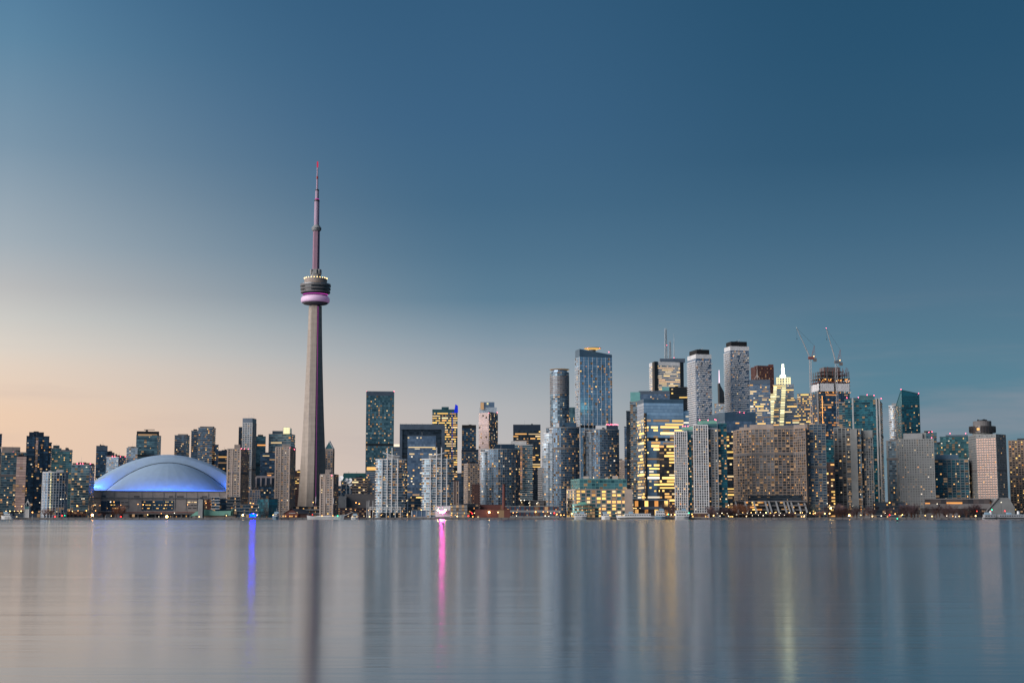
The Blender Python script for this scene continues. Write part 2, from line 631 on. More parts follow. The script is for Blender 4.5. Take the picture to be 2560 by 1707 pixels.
def facade(root, poly, z0, z1, rng, faces=None, **kw):
    """one storeyed volume of a building: glazed core, each floor slab, each pier and each lit window its own part"""
    st = dict(BASE)
    st.update(kw)
    bx, by, bz = root.location
    lp = [(x - bx, y - by) for x, y in poly]
    zb = z0 - bz
    fl, bay = st['fl'], st['bay']
    nf = max(1, int(round((z1 - z0) / fl)))
    fl = (z1 - z0) / nf
    zmin = 110 if by > 2500 and bx > 200 else 45 if by > 2330 else 25 if by > 2200 else 0      # lower storeys nobody can see behind the front row
    MB().prism(lp, zb, zb + (z1 - z0), bay, fl).build(st['wall'], st['glass'], root)
    n = len(lp)
    vis = [i for i in range(n) if facing(poly, i)]
    if st['slab']:
        me = MB().prism(offset_poly(lp, st['slab_out']), 0, st['slab_h']).mesh(st['slab_name'], st['slab'])
        for k in range(nf):
            link(st['slab_name'], me, root, (0, 0, zb + k * fl))
    if nf > 26 and st['slab'] and st['wall'] in ('curtain_wall', 'wall') and rng.random() < 0.6:
        zk = zb + fl * int(nf * rng.uniform(0.45, 0.8))
        MB().prism(offset_poly(lp, st['slab_out'] + 0.03), zk, zk + fl * 1.0).build('mechanical_storey', 'metal_dark' if 'concrete' not in st['slab'] else 'concrete_dim', root)
    if st['parapet']:
        pm = st['roof'] or st['slab'] or st['glass']
        MB().prism(offset_poly(lp, (st['slab_out'] if st['slab'] else 0.1) + 0.02), zb + (z1 - z0), zb + (z1 - z0) + st['parapet']).build('parapet', pm, root)
    for i in vis:
        if faces is not None and i not in faces:
            continue
        p, q = lp[i], lp[(i + 1) % n]
        L = math.dist(p, q)
        nb = max(1, round(L / bay))
        b = L / nb
        ux, uy = (q[0] - p[0]) / L, (q[1] - p[1]) / L
        nx, ny = uy, -ux
        rot = math.atan2(uy, ux)
        pier = st['pier']
        if pier:
            w, po = st['pier_w'], st['pier_out']
            me = MB().box(0, 0, 0, z1 - z0, w, po + 0.6).mesh('pier', pier)
            ks = [k for k in range(nb + 1) if k % st['pier_step'] == 0]
            if len(vis) > 4 and nb == 1:
                ks = [0]
            for k in ks:
                s = min(max(k * b, w / 2 - po), L - w / 2 + po)
                off = po / 2 - 0.3
                link('pier', me, root, (p[0] + ux * s + nx * off, p[1] + uy * s + ny * off, zb), rot=rot)
        if st['lit'] > 0:
            pw = st['pier_w'] if pier else 0.35
            for k in range(nf):
                zc = zb + k * fl
                if zc + bz < zmin:
                    continue
                if st['zlit'] and not (st['zlit'][0] <= zc + bz <= st['zlit'][1]):
                    continue
                pf = st['lit'] * (rng.choice((0.35, 0.7, 1.0, 1.0, 1.9)) if st['run'] > 1 else 1.0)
                j = 0
                while j < nb:
                    if rng.random() < pf * LITK / st['run'] * 1.25:
                        r = min(nb - j, max(1, int(rng.expovariate(1.0 / st['run']) + 0.5)))
                        w = b * r - pw * rng.uniform(0.9, 1.6)
                        h = fl - (st['slab_h'] if st['slab'] else 0.5) - rng.uniform(0.1, 0.5)
                        mt = rng.choice(st['litm'])
                        if st['run'] == 1 and rng.random() < 0.5:
                            mt = rng.choice(('lit_dim', 'lit_faint', 'lit_faint'))
                            w, r = b - pw, 1
                        elif st['run'] == 1:
                            w = min(w, rng.uniform(0.8, 1.9))
                            h = min(h, rng.uniform(1.0, 1.9))
                        elif st['run'] > 1.5:
                            h = min(h, rng.uniform(1.3, 2.3) if st['run'] < 5 else rng.uniform(1.7, 2.9))
                        s = (j + r / 2) * b
                        lit_window(root, mt, (p[0] + ux * s + nx * 0.03, p[1] + uy * s + ny * 0.03, zc + (st['slab_h'] if st['slab'] else 0.3) + 0.05), rot, max(0.6, w), max(0.7, h))
                        j += r
                    j += 1


def hit(C, d, e):
    cr = lambda a, b: a[0] * b[1] - a[1] * b[0]
    return -cr(C, e) / cr(d, e)


def front_rect(xl, xr, py, Y, depth, turn=0.0):
    """footprint of a block seen square on between two picture columns; returns polygon, top height"""
    xc = (xl + xr) / 2
    C = P(xc, py, Y)
    az = math.atan2(C[0], Y) - radians(turn)
    r = (cos(az), -sin(az))
    v = (sin(az), cos(az))
    l = hit(C, r, ray(xl, py))
    t = hit(C, r, ray(xr, py))
    A = (C[0] + r[0] * l, C[1] + r[1] * l)
    B = (C[0] + r[0] * t, C[1] + r[1] * t)
    # narrow the rear a touch so that no flank shows
    return [A, B, (B[0] + v[0] * depth - r[0] * 0.5, B[1] + v[1] * depth - r[1] * 0.5), (A[0] + v[0] * depth + r[0] * 0.5, A[1] + v[1] * depth + r[1] * 0.5)], C[2]


def corner_rect(xl, xm, xr, py, Y, a):
    """footprint of a block seen over its nearest corner; its right-hand face recedes by a degrees"""
    C = P(xm, py, Y)
    az = math.atan2(C[0], Y)
    r, v = (cos(az), -sin(az)), (sin(az), cos(az))
    ar = radians(a)
    dr = (r[0] * cos(ar) + v[0] * sin(ar), r[1] * cos(ar) + v[1] * sin(ar))
    dl = (-r[0] * sin(ar) + v[0] * cos(ar), -r[1] * sin(ar) + v[1] * cos(ar))
    t, l = hit(C, dr, ray(xr, py)), hit(C, dl, ray(xl, py))
    R, L = (dr[0] * t, dr[1] * t), (dl[0] * l, dl[1] * l)
    c = (C[0], C[1])
    return [c, (c[0] + R[0], c[1] + R[1]), (c[0] + R[0] + L[0], c[1] + R[1] + L[1]), (c[0] + L[0], c[1] + L[1])], C[2]


def curve_front(xl, xr, py, Y, depth, bulge, n=9, skew=0.0):
    """footprint with a bowed front"""
    rect, zt = front_rect(xl, xr, py, Y, depth)
    A, B, Cc, D = rect
    ux, uy = B[0] - A[0], B[1] - A[1]
    L = math.hypot(ux, uy)
    ux, uy = ux / L, uy / L
    nx, ny = uy, -ux
    pts = []
    for i in range(n + 1):
        t = i / n
        s = sin(pi * t) ** 0.8 if 0 < t < 1 else 0
        o = bulge * s + skew * (t - 0.5)
        pts.append((A[0] + ux * L * t + nx * o, A[1] + uy * L * t + ny * o))
    return pts + [Cc, D], zt


def ngon_px(xl, xr, py, Y, n=24, sq=1.0):
    """round footprint"""
    C = P((xl + xr) / 2, py, Y)
    rad = (P(xr, py, Y)[0] - P(xl, py, Y)[0]) / 2
    return [(C[0] + rad * cos(2 * pi * i / n - pi / 2), C[1] + rad + rad * sq * sin(2 * pi * i / n - pi / 2)) for i in range(n)], C[2]


def centroid(poly):
    return (sum(p[0] for p in poly) / len(poly), sum(p[1] for p in poly) / len(poly))


def local(root, poly):
    return [(x - root.location[0], y - root.location[1]) for x, y in poly]


def shrink(poly, k, dy=0.0):
    c = centroid(poly)
    return [(c[0] + (x - c[0]) * k, c[1] + (y - c[1]) * k) for x, y in poly]


def block(root, name, mat, poly, z0, z1):
    return MB().prism(local(root, poly), z0 - root.location[2], z1 - root.location[2]).build(name, mat, root)


def rooftop(root, poly, z, rng, n=3, mat='metal_dark'):
    """plant on the roof: small cabinets and whip aerials"""
    c = centroid(poly)
    w = max(2.0, math.dist(poly[0], poly[1]))
    for k in range(n):
        x, y = c[0] + rng.uniform(-.3, .3) * w - root.location[0], c[1] - root.location[1] + rng.uniform(-2, 2)
        MB().box(x, y, z - root.location[2], z - root.location[2] + rng.uniform(0.8, 3.4), rng.uniform(1.2, 5), rng.uniform(1.5, 4)).build('roof_unit', mat, root)
    x = c[0] - root.location[0] + rng.uniform(-.3, .3) * w
    zb = z - root.location[2]
    MB().tube((x, c[1] - root.location[1], zb), (x, c[1] - root.location[1], zb + rng.uniform(5, 10)), 0.16, 0.06).build('aerial', 'steel_grey', root)


BEACON = None


def beacon(root, px, py, Y):
    """red aircraft warning lamp"""
    global BEACON
    if BEACON is None:
        BEACON = MB().ball((0, 0, 0), 0.5).mesh('warning_lamp', 'beacon_red')
    p = P(px, py, Y)
    return link('warning_lamp', BEACON, root, tuple(p[i] - root.location[i] for i in range(3)))


SEED = [100]


def rng_():
    SEED[0] += 1
    return random.Random(SEED[0])


def tower(name, label, cat, xl, xr, yt, Y, xm=None, a=18, depth=28, yb=None, pent=(), crown=0, crown_m='metal_dark', clutter=4,
          curve=0, round_=False, group=None, beacons=(), poly=None, turn=0.0, crown_in=0.0, **st):
    """a storeyed building placed by the picture columns of its edges at distance Y (metres)"""
    rng = rng_()
    if poly is not None:
        poly, zt = poly
    elif round_:
        poly, zt = ngon_px(xl, xr, yt, Y)
    elif curve:
        poly, zt = curve_front(xl, xr, yt, Y, depth, curve)
    elif xm is not None:
        poly, zt = corner_rect(xl, xm, xr, yt, Y, a)
    else:
        poly, zt = front_rect(xl, xr, yt, Y, depth, turn)
    c = centroid(poly)
    root = thing(name, label, cat, (c[0], c[1], GROUND), group)
    z0 = GROUND if yb is None else max(GROUND, P(xl, yb, Y)[2])
    if z0 > GROUND + 1:
        block(root, 'lower_wall', st.get('low', 'metal_dark'), shrink(poly, 0.985), GROUND, z0)
    st.pop('low', None)
    zc = zt - (crown * Y / FPX if crown else 0)
    facade(root, poly, z0, zc, rng, **st)
    if crown:
        block(root, 'crown', crown_m, offset_poly(poly, -crown_in if crown_in else 0.15), zc, zt)
    for (pl, pr, pt, pm) in pent:
        # a penthouse set back from the front edge, in the roof's own direction
        pp, pz = front_rect(pl, pr, pt, c[1], min(12, depth * 0.6))
        block(root, 'penthouse', pm, pp, zt - 0.2, pz)
    if clutter:
        rooftop(root, shrink(poly, 0.7), zt + (st.get('parapet', 1.2) if not crown else 0), rng, clutter)
    if not pent and not crown and clutter and zt > 60:
        block(root, 'penthouse', st.get('roof_m', 'metal_dark'), shrink(poly, 0.5), zt, zt + rng.uniform(3.0, 4.6))
    for bp in beacons:
        beacon(root, bp[0], bp[1], Y if len(bp) < 3 else bp[2])
    return root, poly, zt, rng
# ---------------------------------------------------------------- water, ground, quay
def water_material():
    m = bpy.data.materials.new('water')
    m.use_nodes = True
    nt, lk = m.node_tree.nodes, m.node_tree.links
    nt.clear()
    out = nt.new('ShaderNodeOutputMaterial')
    dif = nt.new('ShaderNodeBsdfDiffuse')
    dif.inputs[0].default_value = (0.008, 0.014, 0.017, 1)
    gl = nt.new('ShaderNodeBsdfAnisotropic')
    gl.distribution = 'MULTI_GGX'
    gl.inputs['Color'].default_value = (0.91, 0.93, 0.96, 1)
    fr = nt.new('ShaderNodeFresnel')
    fr.inputs[0].default_value = 1.34
    mx_ = nt.new('ShaderNodeMixShader')
    lk.new(math_node(nt, lk, 'MULTIPLY_ADD', fr.outputs[0], 0.64, 0.34, clamp=True), mx_.inputs[0])
    lk.new(dif.outputs[0], mx_.inputs[1])
    lk.new(gl.outputs[0], mx_.inputs[2])
    lk.new(mx_.outputs[0], out.inputs[0])
    b = gl
    t = nt.new('ShaderNodeTexCoord')
    hs = []
    for sx, sy, amp, det in ((0.03, 0.42, 1.5, 4.0), (0.22, 2.2, 0.4, 3.0), (0.004, 0.03, 6.0, 3.0)):
        mp_ = nt.new('ShaderNodeMapping')
        mp_.inputs['Scale'].default_value = (sx, sy, 1)
        lk.new(t.outputs['Object'], mp_.inputs[0])
        n = nt.new('ShaderNodeTexNoise')
        n.inputs['Scale'].default_value = 1.0
        n.inputs['Detail'].default_value = det
        lk.new(mp_.outputs[0], n.inputs[0])
        hs.append(math_node(nt, lk, 'MULTIPLY', n.outputs[0], amp))
    h = math_node(nt, lk, 'ADD', math_node(nt, lk, 'ADD', hs[0], hs[1]), hs[2])
    bp = nt.new('ShaderNodeBump')
    bp.inputs['Strength'].default_value = 0.55
    bp.inputs['Distance'].default_value = 0.024
    lk.new(h, bp.inputs['Height'])
    lk.new(bp.outputs[0], b.inputs['Normal'])
    # wind lanes: patches of slightly rougher water
    mp_ = nt.new('ShaderNodeMapping')
    mp_.inputs['Scale'].default_value = (0.002, 0.014, 1)
    lk.new(t.outputs['Object'], mp_.inputs[0])
    n = nt.new('ShaderNodeTexNoise')
    n.inputs['Detail'].default_value = 4
    n.inputs['Scale'].default_value = 1.0
    lk.new(mp_.outputs[0], n.inputs[0])
    lk.new(math_node(nt, lk, 'MULTIPLY_ADD', n.outputs[0], 0.14, 0.085), b.inputs['Roughness'])
    MATS['water'] = m


water_material()
SHORE = 1575.0
wb = MB().add([(-9000, -4000, 0), (9000, -4000, 0), (9000, 1800, 0), (-9000, 1800, 0)], [[0, 1, 2, 3]]).build('water', 'water', kind='structure')
MB().add([(-30000, SHORE, GROUND), (30000, SHORE, GROUND), (30000, 45000, GROUND), (-30000, 45000, GROUND)], [[0, 1, 2, 3]]).build('ground', 'asphalt', kind='structure')
q = MB()
q.box(0, SHORE - 1.5, -2, GROUND + 0.05, 3000, 3.0)
quay = q.build('quay_wall', 'concrete_dim', kind='structure')
cop = MB().box(0, SHORE - 1.5, GROUND + 0.055, GROUND + 0.35, 3000, 3.4).mesh('coping', 'concrete_grey')
link('coping', cop, quay)
fm = MB().box(0, 0, 0.1, GROUND, 0.5, 0.3).mesh('fender', 'hull_black')
for k in range(150):
    link('fender', fm, quay, (Xg(-40, SHORE) + k * (Xg(2600, SHORE) - Xg(-40, SHORE)) / 149, SHORE - 3.16, 0))

# ---------------------------------------------------------------- broadcast tower
TY = 2250.0
TX = P(794, 405, TY)[0]
tz = lambda py: P(794, py, TY)[2]
TS = P(795, 800, TY)[0] - P(794, 800, TY)[0]
cn = thing('observation_tower', 'very tall concrete observation tower with round pod and needle mast', 'tower', (TX, TY, GROUND))
ZL = lambda py: tz(py) - GROUND


def leg_ring(R, w, rc, zl):
    pts = []
    for k, th in enumerate((-90, 30, 150)):
        a = radians(th)
        u, v = (cos(a), sin(a)), (-sin(a), cos(a))
        wi = w * 1.18
        # root on the near side, tip, root on the far side
        pts.append((u[0] * rc * 0.9 - v[0] * wi / 2, u[1] * rc * 0.9 - v[1] * wi / 2, zl))
        pts.append((u[0] * R - v[0] * w / 2, u[1] * R - v[1] * w / 2, zl))
        pts.append((u[0] * R + v[0] * w / 2, u[1] * R + v[1] * w / 2, zl))
        pts.append((u[0] * rc * 0.9 + v[0] * wi / 2, u[1] * rc * 0.9 + v[1] * wi / 2, zl))
    return pts


LEG = [(0, 38.0, 10.6, 9.4), (ZL(1241), 32.5, 10.4, 9.2), (ZL(1180), 29.0, 10.2, 9.0), (ZL(1116), 25.9, 10.0, 8.8), (ZL(1050), 22.6, 9.7, 8.5), (ZL(992), 20.2, 9.4, 8.2),
       (ZL(910), 17.2, 9.0, 7.8), (ZL(826), 14.8, 8.6, 7.4), (ZL(765), 13.4, 8.4, 7.2)]
m = MB()
rings = [leg_ring(hw * TS / 0.90, w, rc, zl) for zl, hw, w, rc in LEG]
for j, rg in enumerate(rings):
    m.v += rg
for j in range(len(rings) - 1):
    for i in range(12):
        i2 = (i + 1) % 12
        m.f.append([j * 12 + i, j * 12 + i2, (j + 1) * 12 + i2, (j + 1) * 12 + i])
        m.uv.append([(0, 0)] * 4)
m.build('shaft', 'concrete_tower', cn)
# elevator rails with dotted lamps in the two notches that face the lake
for sgn, emat, nm in ((-1, 'lit_mast', None), (1, 'led_magenta', None)):
    rail, led = MB(), MB()
    prev = None
    for j in range(len(LEG)):
        zl, hw, w, rc = LEG[j]
        rp = (sgn * (w * 0.5 + 1.0), -rc * 0.72, zl)
        if prev:
            rail.tube(prev, rp, 0.8, n=5)
        prev = rp
    rail.build('elevator_rail', 'metal_silver' if sgn < 0 else 'metal_dark', cn)
    for k in range(110):
        zl = ZL(1270) + (ZL(770) - ZL(1270)) * k / 109
        for j in range(len(LEG) - 1):
            if LEG[j][0] <= zl <= LEG[j + 1][0]:
                t = (zl - LEG[j][0]) / (LEG[j + 1][0] - LEG[j][0])
                w = LEG[j][2] * (1 - t) + LEG[j + 1][2] * t
                rc = LEG[j][3] * (1 - t) + LEG[j + 1][3] * t
                if sgn > 0 or k % 4 == 0:
                    led.box(sgn * (w * 0.5 + 1.0), -rc * 0.72 - 1.0, zl, zl + (1.3 if sgn > 0 else 1.0), 0.9, 0.4)
                break
    led.build('light_strip', 'led_magenta' if sgn > 0 else 'lit_dim', cn, kind='stuff')


def lat(name, mat, prof, n=40, smooth=True, parent=cn, kind=None):
    return MB().lathe([(hw * TS, ZL(py)) for py, hw in prof], n).build(name, mat, parent, smooth=smooth, kind=kind)


pod = lat('observation_pod', 'concrete_dim', [(733, 20), (733, 36.6), (729.4, 37.0), (729.4, 35.4), (725, 35.8), (725, 37.6), (721.4, 37.8), (721.4, 36.4), (717, 36.6), (717, 38.2), (713.4, 38.2), (713.4, 20)], smooth=False)
lat('pod_underside', 'concrete_dim', [(763.5, 13), (760.5, 29), (757.5, 33.0), (757.5, 20)], smooth=False)
emitter('radome_glow', (0.72, 0.40, 0.66, 1), 0.30)
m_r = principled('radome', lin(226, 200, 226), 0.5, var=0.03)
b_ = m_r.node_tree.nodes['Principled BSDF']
b_.inputs['Emission Color'].default_value = (0.75, 0.30, 0.70, 1)  # pink LED wash from outside put in as a weak emission
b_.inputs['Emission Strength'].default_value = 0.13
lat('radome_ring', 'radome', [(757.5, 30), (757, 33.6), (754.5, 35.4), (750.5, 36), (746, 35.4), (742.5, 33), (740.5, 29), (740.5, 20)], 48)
lat('magenta_light_band', 'led_magenta', [(737.9, 30.6), (736.8, 31.5)], parent=pod)
lat('band_soffit', 'metal_dark', [(740.4, 28), (738.7, 30.0), (736.5, 31.4), (733.1, 33.5)], smooth=False)
for y0, y1, r0 in ((729.3, 725.1, 35.5), (721.3, 717.1, 36.5)):
    lat('window_band', 'glass_black', [(y0, r0 + .1), (y1, r0 + .3)], smooth=False, parent=pod)
lat('lit_terrace', 'pod_amber', [(713.4, 26.6), (709, 26.6)], smooth=False)
lat('upper_ring', 'concrete_tan', [(709, 10), (709, 27.6), (706, 28.2), (698.5, 28.8), (697.5, 28.4), (697.5, 10)], smooth=False)
lat('terrace_rail', 'steel_grey', [(713.3, 37.6), (710.8, 37.8)], smooth=False)
lm = MB().ball((0, 0, 0), 0.55).mesh('rim_lamp', 'lamp_amber')
for k in range(24):
    a = 2 * pi * k / 24
    link('rim_lamp', lm, cn, (28.4 * TS * cos(a), 28.4 * TS * sin(a), ZL(696.3)))
lat('collar', 'concrete_grey', [(697.4, 12.8), (686, 12.8), (674, 9.5)], 6, False)
for k in range(6):
    a = radians(60 * k + 30)
    MB().box(11.6 * TS * cos(a), 11.6 * TS * sin(a), ZL(686.5), ZL(674.5), 5.0 * TS, 7.6 * TS, a).build('equipment_box', 'concrete_grey', cn)
m_u = principled('concrete_rose', lin(146, 116, 136), 0.8, var=0.08)
lat('upper_shaft', 'concrete_rose', [(676, 8.9), (578, 8.6)], 6, False)
lat('sky_pod', 'concrete_grey', [(578.5, 8.6), (576, 11.6), (573.5, 12.3), (570, 12.2), (567, 9.6), (563, 6.8)], 24, False)
lat('sky_pod_windows', 'glass_black', [(573.4, 12.35), (571.8, 12.35)], 24, False)
principled('mast_paint', lin(168, 146, 170), 0.6, var=0.06)
lat('mast_base', 'mast_paint', [(563, 6.6), (503, 6.4)], 16, False)
lat('mast_ring', 'paint_dark', [(504.5, 6.7), (501, 6.7), (500.4, 5.8)], 16, False)
lat('mast_ring', 'paint_red', [(500.4, 5.4), (497.5, 5.2)], 16, False)
lat('mast_stage', 'mast_paint', [(498, 4.7), (477, 4.6)], 12, False)
lat('mast_ring', 'paint_dark', [(477.5, 4.9), (474.5, 4.9), (474, 3)], 12, False)
lat('mast_stage', 'mast_paint', [(474.5, 2.6), (448, 2.3)], 10, False)
lat('mast_ring', 'paint_red', [(447.5, 2.5), (441.5, 2.4)], 10, False)
lat('mast_stage', 'mast_paint', [(441.5, 1.8), (419, 1.7)], 8, False)
emitter('mast_tip_red', (0.8, 0.05, 0.12, 1), 0.7)
lat('mast_tip', 'mast_tip_red', [(419, 2.0), (406, 2.0), (404, 1.2)], 8, False)
for py, hw, e in ((568.6, 10.2, 'led_magenta'), (499.0, 5.5, 'led_magenta')):
    lat('light_ring', e, [(py, hw), (py - 0.8, hw)], 20, False)
# low annex at the foot
MB().box(-14, -42, 0, 15, 26, 10).build('annex', 'concrete_tan', cn)
MB().lathe([(8, 0), (8, 12), (0.1, 12)], 16, 6, -42).build('annex_drum', 'concrete_grey', cn)
MB().box(-14, -47.2, 9, 13, 20, 0.6).build('annex_glazing', 'glass_dark', cn)

# ---------------------------------------------------------------- domed stadium
SY = 2080.0
ss = SY / FPX
SX = P(419, 1228, SY)[0]
sz = lambda py: P(419, py, SY)[2] - GROUND
st_root = thing('domed_stadium', 'low domed stadium with white segmented roof washed in blue light', 'stadium', (SX, SY, GROUND))
ZB = sz(1229)
azs = math.atan2(SX, SY)
WALL0 = -62.0                      # the front wall stands this far in front of the arch


def sd(x, y, z):                   # turn the stadium towards the lake
    return (x * cos(azs) + y * sin(azs), -x * sin(azs) + y * cos(azs), z)


def loft(rows, name, mat, smooth=True, parent=st_root):
    mm = MB()
    k = len(rows[0])
    for r in rows:
        mm.v += [sd(*p) for p in r]
    for j in range(len(rows) - 1):
        for i in range(k - 1):
            mm.f.append([j * k + i, j * k + i + 1, (j + 1) * k + i + 1, (j + 1) * k + i])
            mm.uv.append([(0, 0)] * 4)
    return mm.build(name, mat, parent, smooth=smooth)


NS = 48


def arc(hw, h, y, zb=ZB, p=2.0, n=NS):
    return [(-hw * cos(pi * i / n), y, zb + h * (sin(pi * i / n) ** p)) for i in range(n + 1)]


# front quarter dome, in gores with small laps between
dome_panels = 14
for g_ in range(dome_panels):
    t0, t1 = pi * g_ / dome_panels, pi * (g_ + 1) / dome_panels
    rows = []
    for j in range(13):
        e = (pi / 2) * j / 12
        row = []
        for i in range(5):
            t = t0 + (t1 - t0) * i / 4
            lift = 0.10 if i in (0, 4) else 0.0
            r = cos(e)
            row.append((-(149 * ss + lift) * r * cos(t), -(62 + lift) * r * sin(t), ZB + (41.0 + lift) * sin(e) ** 2.0))
        rows.append(row)
    loft(rows, 'roof_panel', 'roof_membrane')
# dark seam, then the two taller sliding arches stepping back
loft([arc(149.9 * ss, 41.5, -0.3), arc(151.0 * ss, 42.0, -0.2)], 'roof_seam', 'paint_dark')
ZA = ZB + 4.5
loft([arc(151.2 * ss, 42.0, 0.9), arc(180 * ss, 44.0, 2.6, ZA - 2), arc(190 * ss, 45.0, 5, ZA)], 'roof_arch', 'roof_membrane')
loft([arc(190 * ss, 45.1, 5.1, ZA), arc(197 * ss, 47.6, 9, ZA), arc(201 * ss, 48.8, 16, ZA), arc(204 * ss, 50, 40, ZA), arc(190 * ss, 50, 90), arc(160 * ss, 40, 130), arc(100 * ss, 20, 160), arc(20 * ss, 2, 172)], 'roof_vault', 'roof_membrane')
# concrete drum below
def wall_ring(r0, depth0, n=40):
    return [(-r0 * cos(pi * i / n), -depth0 * sin(pi * i / n) ** 0.6) for i in range(n + 1)]


principled('concrete_stadium', lin(196, 184, 178), 0.85)
ring = [(-205 * ss, 20), (-200 * ss, -24), (-182 * ss, -58), (-150 * ss, -70), (150 * ss, -70), (182 * ss, -58), (200 * ss, -24), (205 * ss, 20), (205 * ss, 120), (-205 * ss, 120)]
rp = [sd(x, y, 0)[:2] for x, y in ring]
MB().prism(rp, 0, ZB - 1.2).build('wall', 'concrete_stadium', st_root)
MB().prism(offset_poly(rp, 1.2), ZB - 10.2, ZB - 8.9).build('ledge', 'concrete_grey', st_root)
MB().prism(offset_poly(rp, 0.6), ZB - 1.2, ZB + 0.4).build('ring_beam', 'concrete_grey', st_root)


def on_wall(px0, px1, py0, py1, name, mat, out=0.4, parent=st_root):
    """panel on the stadium's flat lake front"""
    x0, x1 = (px0 - 419) * ss, (px1 - 419) * ss
    pts = [sd(x, y, 0)[:2] for x, y in ((x0, -70 - out), (x1, -70 - out), (x1, -69.5), (x0, -69.5))]
    return MB().prism(pts, sz(py1), sz(py0)).build(name, mat, parent)


for x0, x1, y0, y1 in ((266, 278, 1253, 1277), (279, 294.5, 1253, 1277), (296, 309, 1253, 1277), (360, 383.5, 1252, 1276), (385, 409, 1252, 1276), (410.5, 434, 1252, 1276)):
    w_ = on_wall(x0, x1, y0, y1, 'window', 'glass_navy', 0.3)
    for k in range(3):
        on_wall(x0, x1, y0 + 6 * (k + 1) - .3, y0 + 6 * (k + 1) + .3, 'transom', 'metal_dark', 0.55, w_)
rs = random.Random(5)
for k in range(34):
    x0 = rs.choice((rs.uniform(362, 430), rs.uniform(268, 305), rs.uniform(360, 432)))
    yy = rs.choice((1254.5, 1262, 1270, 1262, 1270))
    on_wall(x0, x0 + rs.uniform(1.2, 4.5), yy, yy + 1.7, 'lit_window', rs.choice(('lit_yellow', 'lit_warm', 'lit_pale')), 0.7)
for x0, x1, y0 in ((244, 248, 1257), (250, 254, 1257), (250, 254, 1262), (246, 254, 1267), (248, 253, 1272), (312, 318, 1256), (320, 329, 1256), (312, 330, 1264), (314, 322, 1270.5), (467, 473, 1255), (476, 480, 1255), (482, 488, 1255),
                   (468, 472, 1262.5), (474, 480, 1262.5), (482, 489, 1262.5), (468, 476, 1269.5), (479, 488, 1269.5)):
    on_wall(x0, x1, y0, y0 + 1.8, 'slot_window', 'glass_dark' if (x0 * 7 + y0) % 3 else 'lit_pale', 0.35)
for k, x0 in enumerate((266, 296, 329, 359, 384, 410, 437, 463, 489, 515, 541)):
    on_wall(x0 - .4, x0 + .4, 1231, 1276, 'joint_rib', 'concrete_grey', 0.55)
for x0, x1 in ((341, 354), (423, 431), (441, 457), (266, 276), (500, 512)):
    on_wall(x0, x1, 1240.5, 1245, 'vent_panel', 'concrete_dim', 0.35)
# blue flood strip along the foot of the roof: the lamps that wash it
strip = []
prev = None
for i in range(41):
    t = pi * i / 40
    strip.append(sd(-153 * ss * cos(t), -66.5 * sin(t) ** 0.7 if 0 < t < pi else 0, ZB + 0.7))
sm = MB()
for a_, b2 in zip(strip, strip[1:]):
    sm.tube(a_, b2, 0.35, n=5)
sm.build('blue_light_strip', 'led_strip_blue', st_root)
for k, (fx, fy, fz, en, tgt) in enumerate(((-120, -62, 1.5, 1, (-95, -30)), (-80, -68, 1.5, 1, (-60, -30)), (-40, -69, 1.5, 1, (-30, -30)), (0, -69, 1.5, 1, (0, -30)), (40, -69, 1.5, 1, (30, -30)),
                                          (80, -68, 1.5, 1, (60, -30)), (120, -62, 1.5, 1, (95, -30)), (-178, -8, 2.0, 1.5, (-165, 8)), (178, -8, 2.0, 1.5, (165, 8)), (-165, -4, 6.0, 1.2, (-140, 10)), (165, -4, 6.0, 1.2, (140, 10)))):
    ld = bpy.data.lights.new('floodlight', 'AREA')
    ld.shape = 'RECTANGLE'
    ld.size, ld.size_y = 22 * 1.0, 1.2
    ld.energy = 3500 * en
    ld.color = (0.05, 0.22, 1.0)
    lo = bpy.data.objects.new('floodlight', ld)
    p0 = sd(fx * ss, fy, ZB + fz)
    p1 = sd(tgt[0] * ss, tgt[1], ZB + 30)
    from mathutils import Vector
    lo.rotation_euler = (Vector(p1) - Vector(p0)).to_track_quat('-Z', 'Y').to_euler()
    lo.location = p0
    lo.parent = st_root
    col.objects.link(lo)
# ---------------------------------------------------------------- the skyline, west to east
CT, OT, AB, HT = 'condominium_tower', 'office_tower', 'apartment_block', 'hotel_tower'
BALC = dict(slab='concrete_pale', slab_h=0.55, slab_out=1.0, slab_name='balcony_slab', fl=3.0, bay=3.6)
SPAN = dict(slab_h=0.9, slab_out=0.12, fl=3.9, bay=3.0, slab_name='spandrel')

tower(CT, 'dark narrow tower cut by the picture edge at the western end', 'tower', -46, 5, 1086, 1900, glass='glass_navy', slab='metal_navy', slab_out=.3, lit=.03)
tower(CT, 'green glass condominium with grey rooftop box glowing red, behind pink slab', 'tower', 4, 66, 1132, 1800, glass='glass_teal', pent=((5, 51, 1117, 'concrete_tan'),),
      slab='concrete_grey', slab_out=.7, slab_h=.4, pier='metal_teal', pier_w=.5, pier_step=4, lit=.09, beacons=((33, 1130),))
tower(CT, 'slim pink glass slab reflecting the sunset beside the dark tower', 'tower', 42, 66, 1141, 1770, glass='glass_rose', slab='metal_dark', slab_h=.25, slab_out=.12, lit=.05, depth=14, fl=3.1)
r_, poly_, zt_, rg_ = tower(CT, 'tall dark tower with pale pink glazed strip and stepped crown', 'tower', 67, 123, 1092, 1850, glass='glass_navy', slab='metal_navy', slab_out=.35, slab_h=.45, pier='metal_dark',
                            pier_w=.5, pier_step=3, lit=.07, pent=((73, 110, 1080, 'metal_navy'), (84, 97, 1078, 'metal_dark')), clutter=1)
pp_, pz_ = front_rect(90.5, 96.0, 1092, 1846, 2)
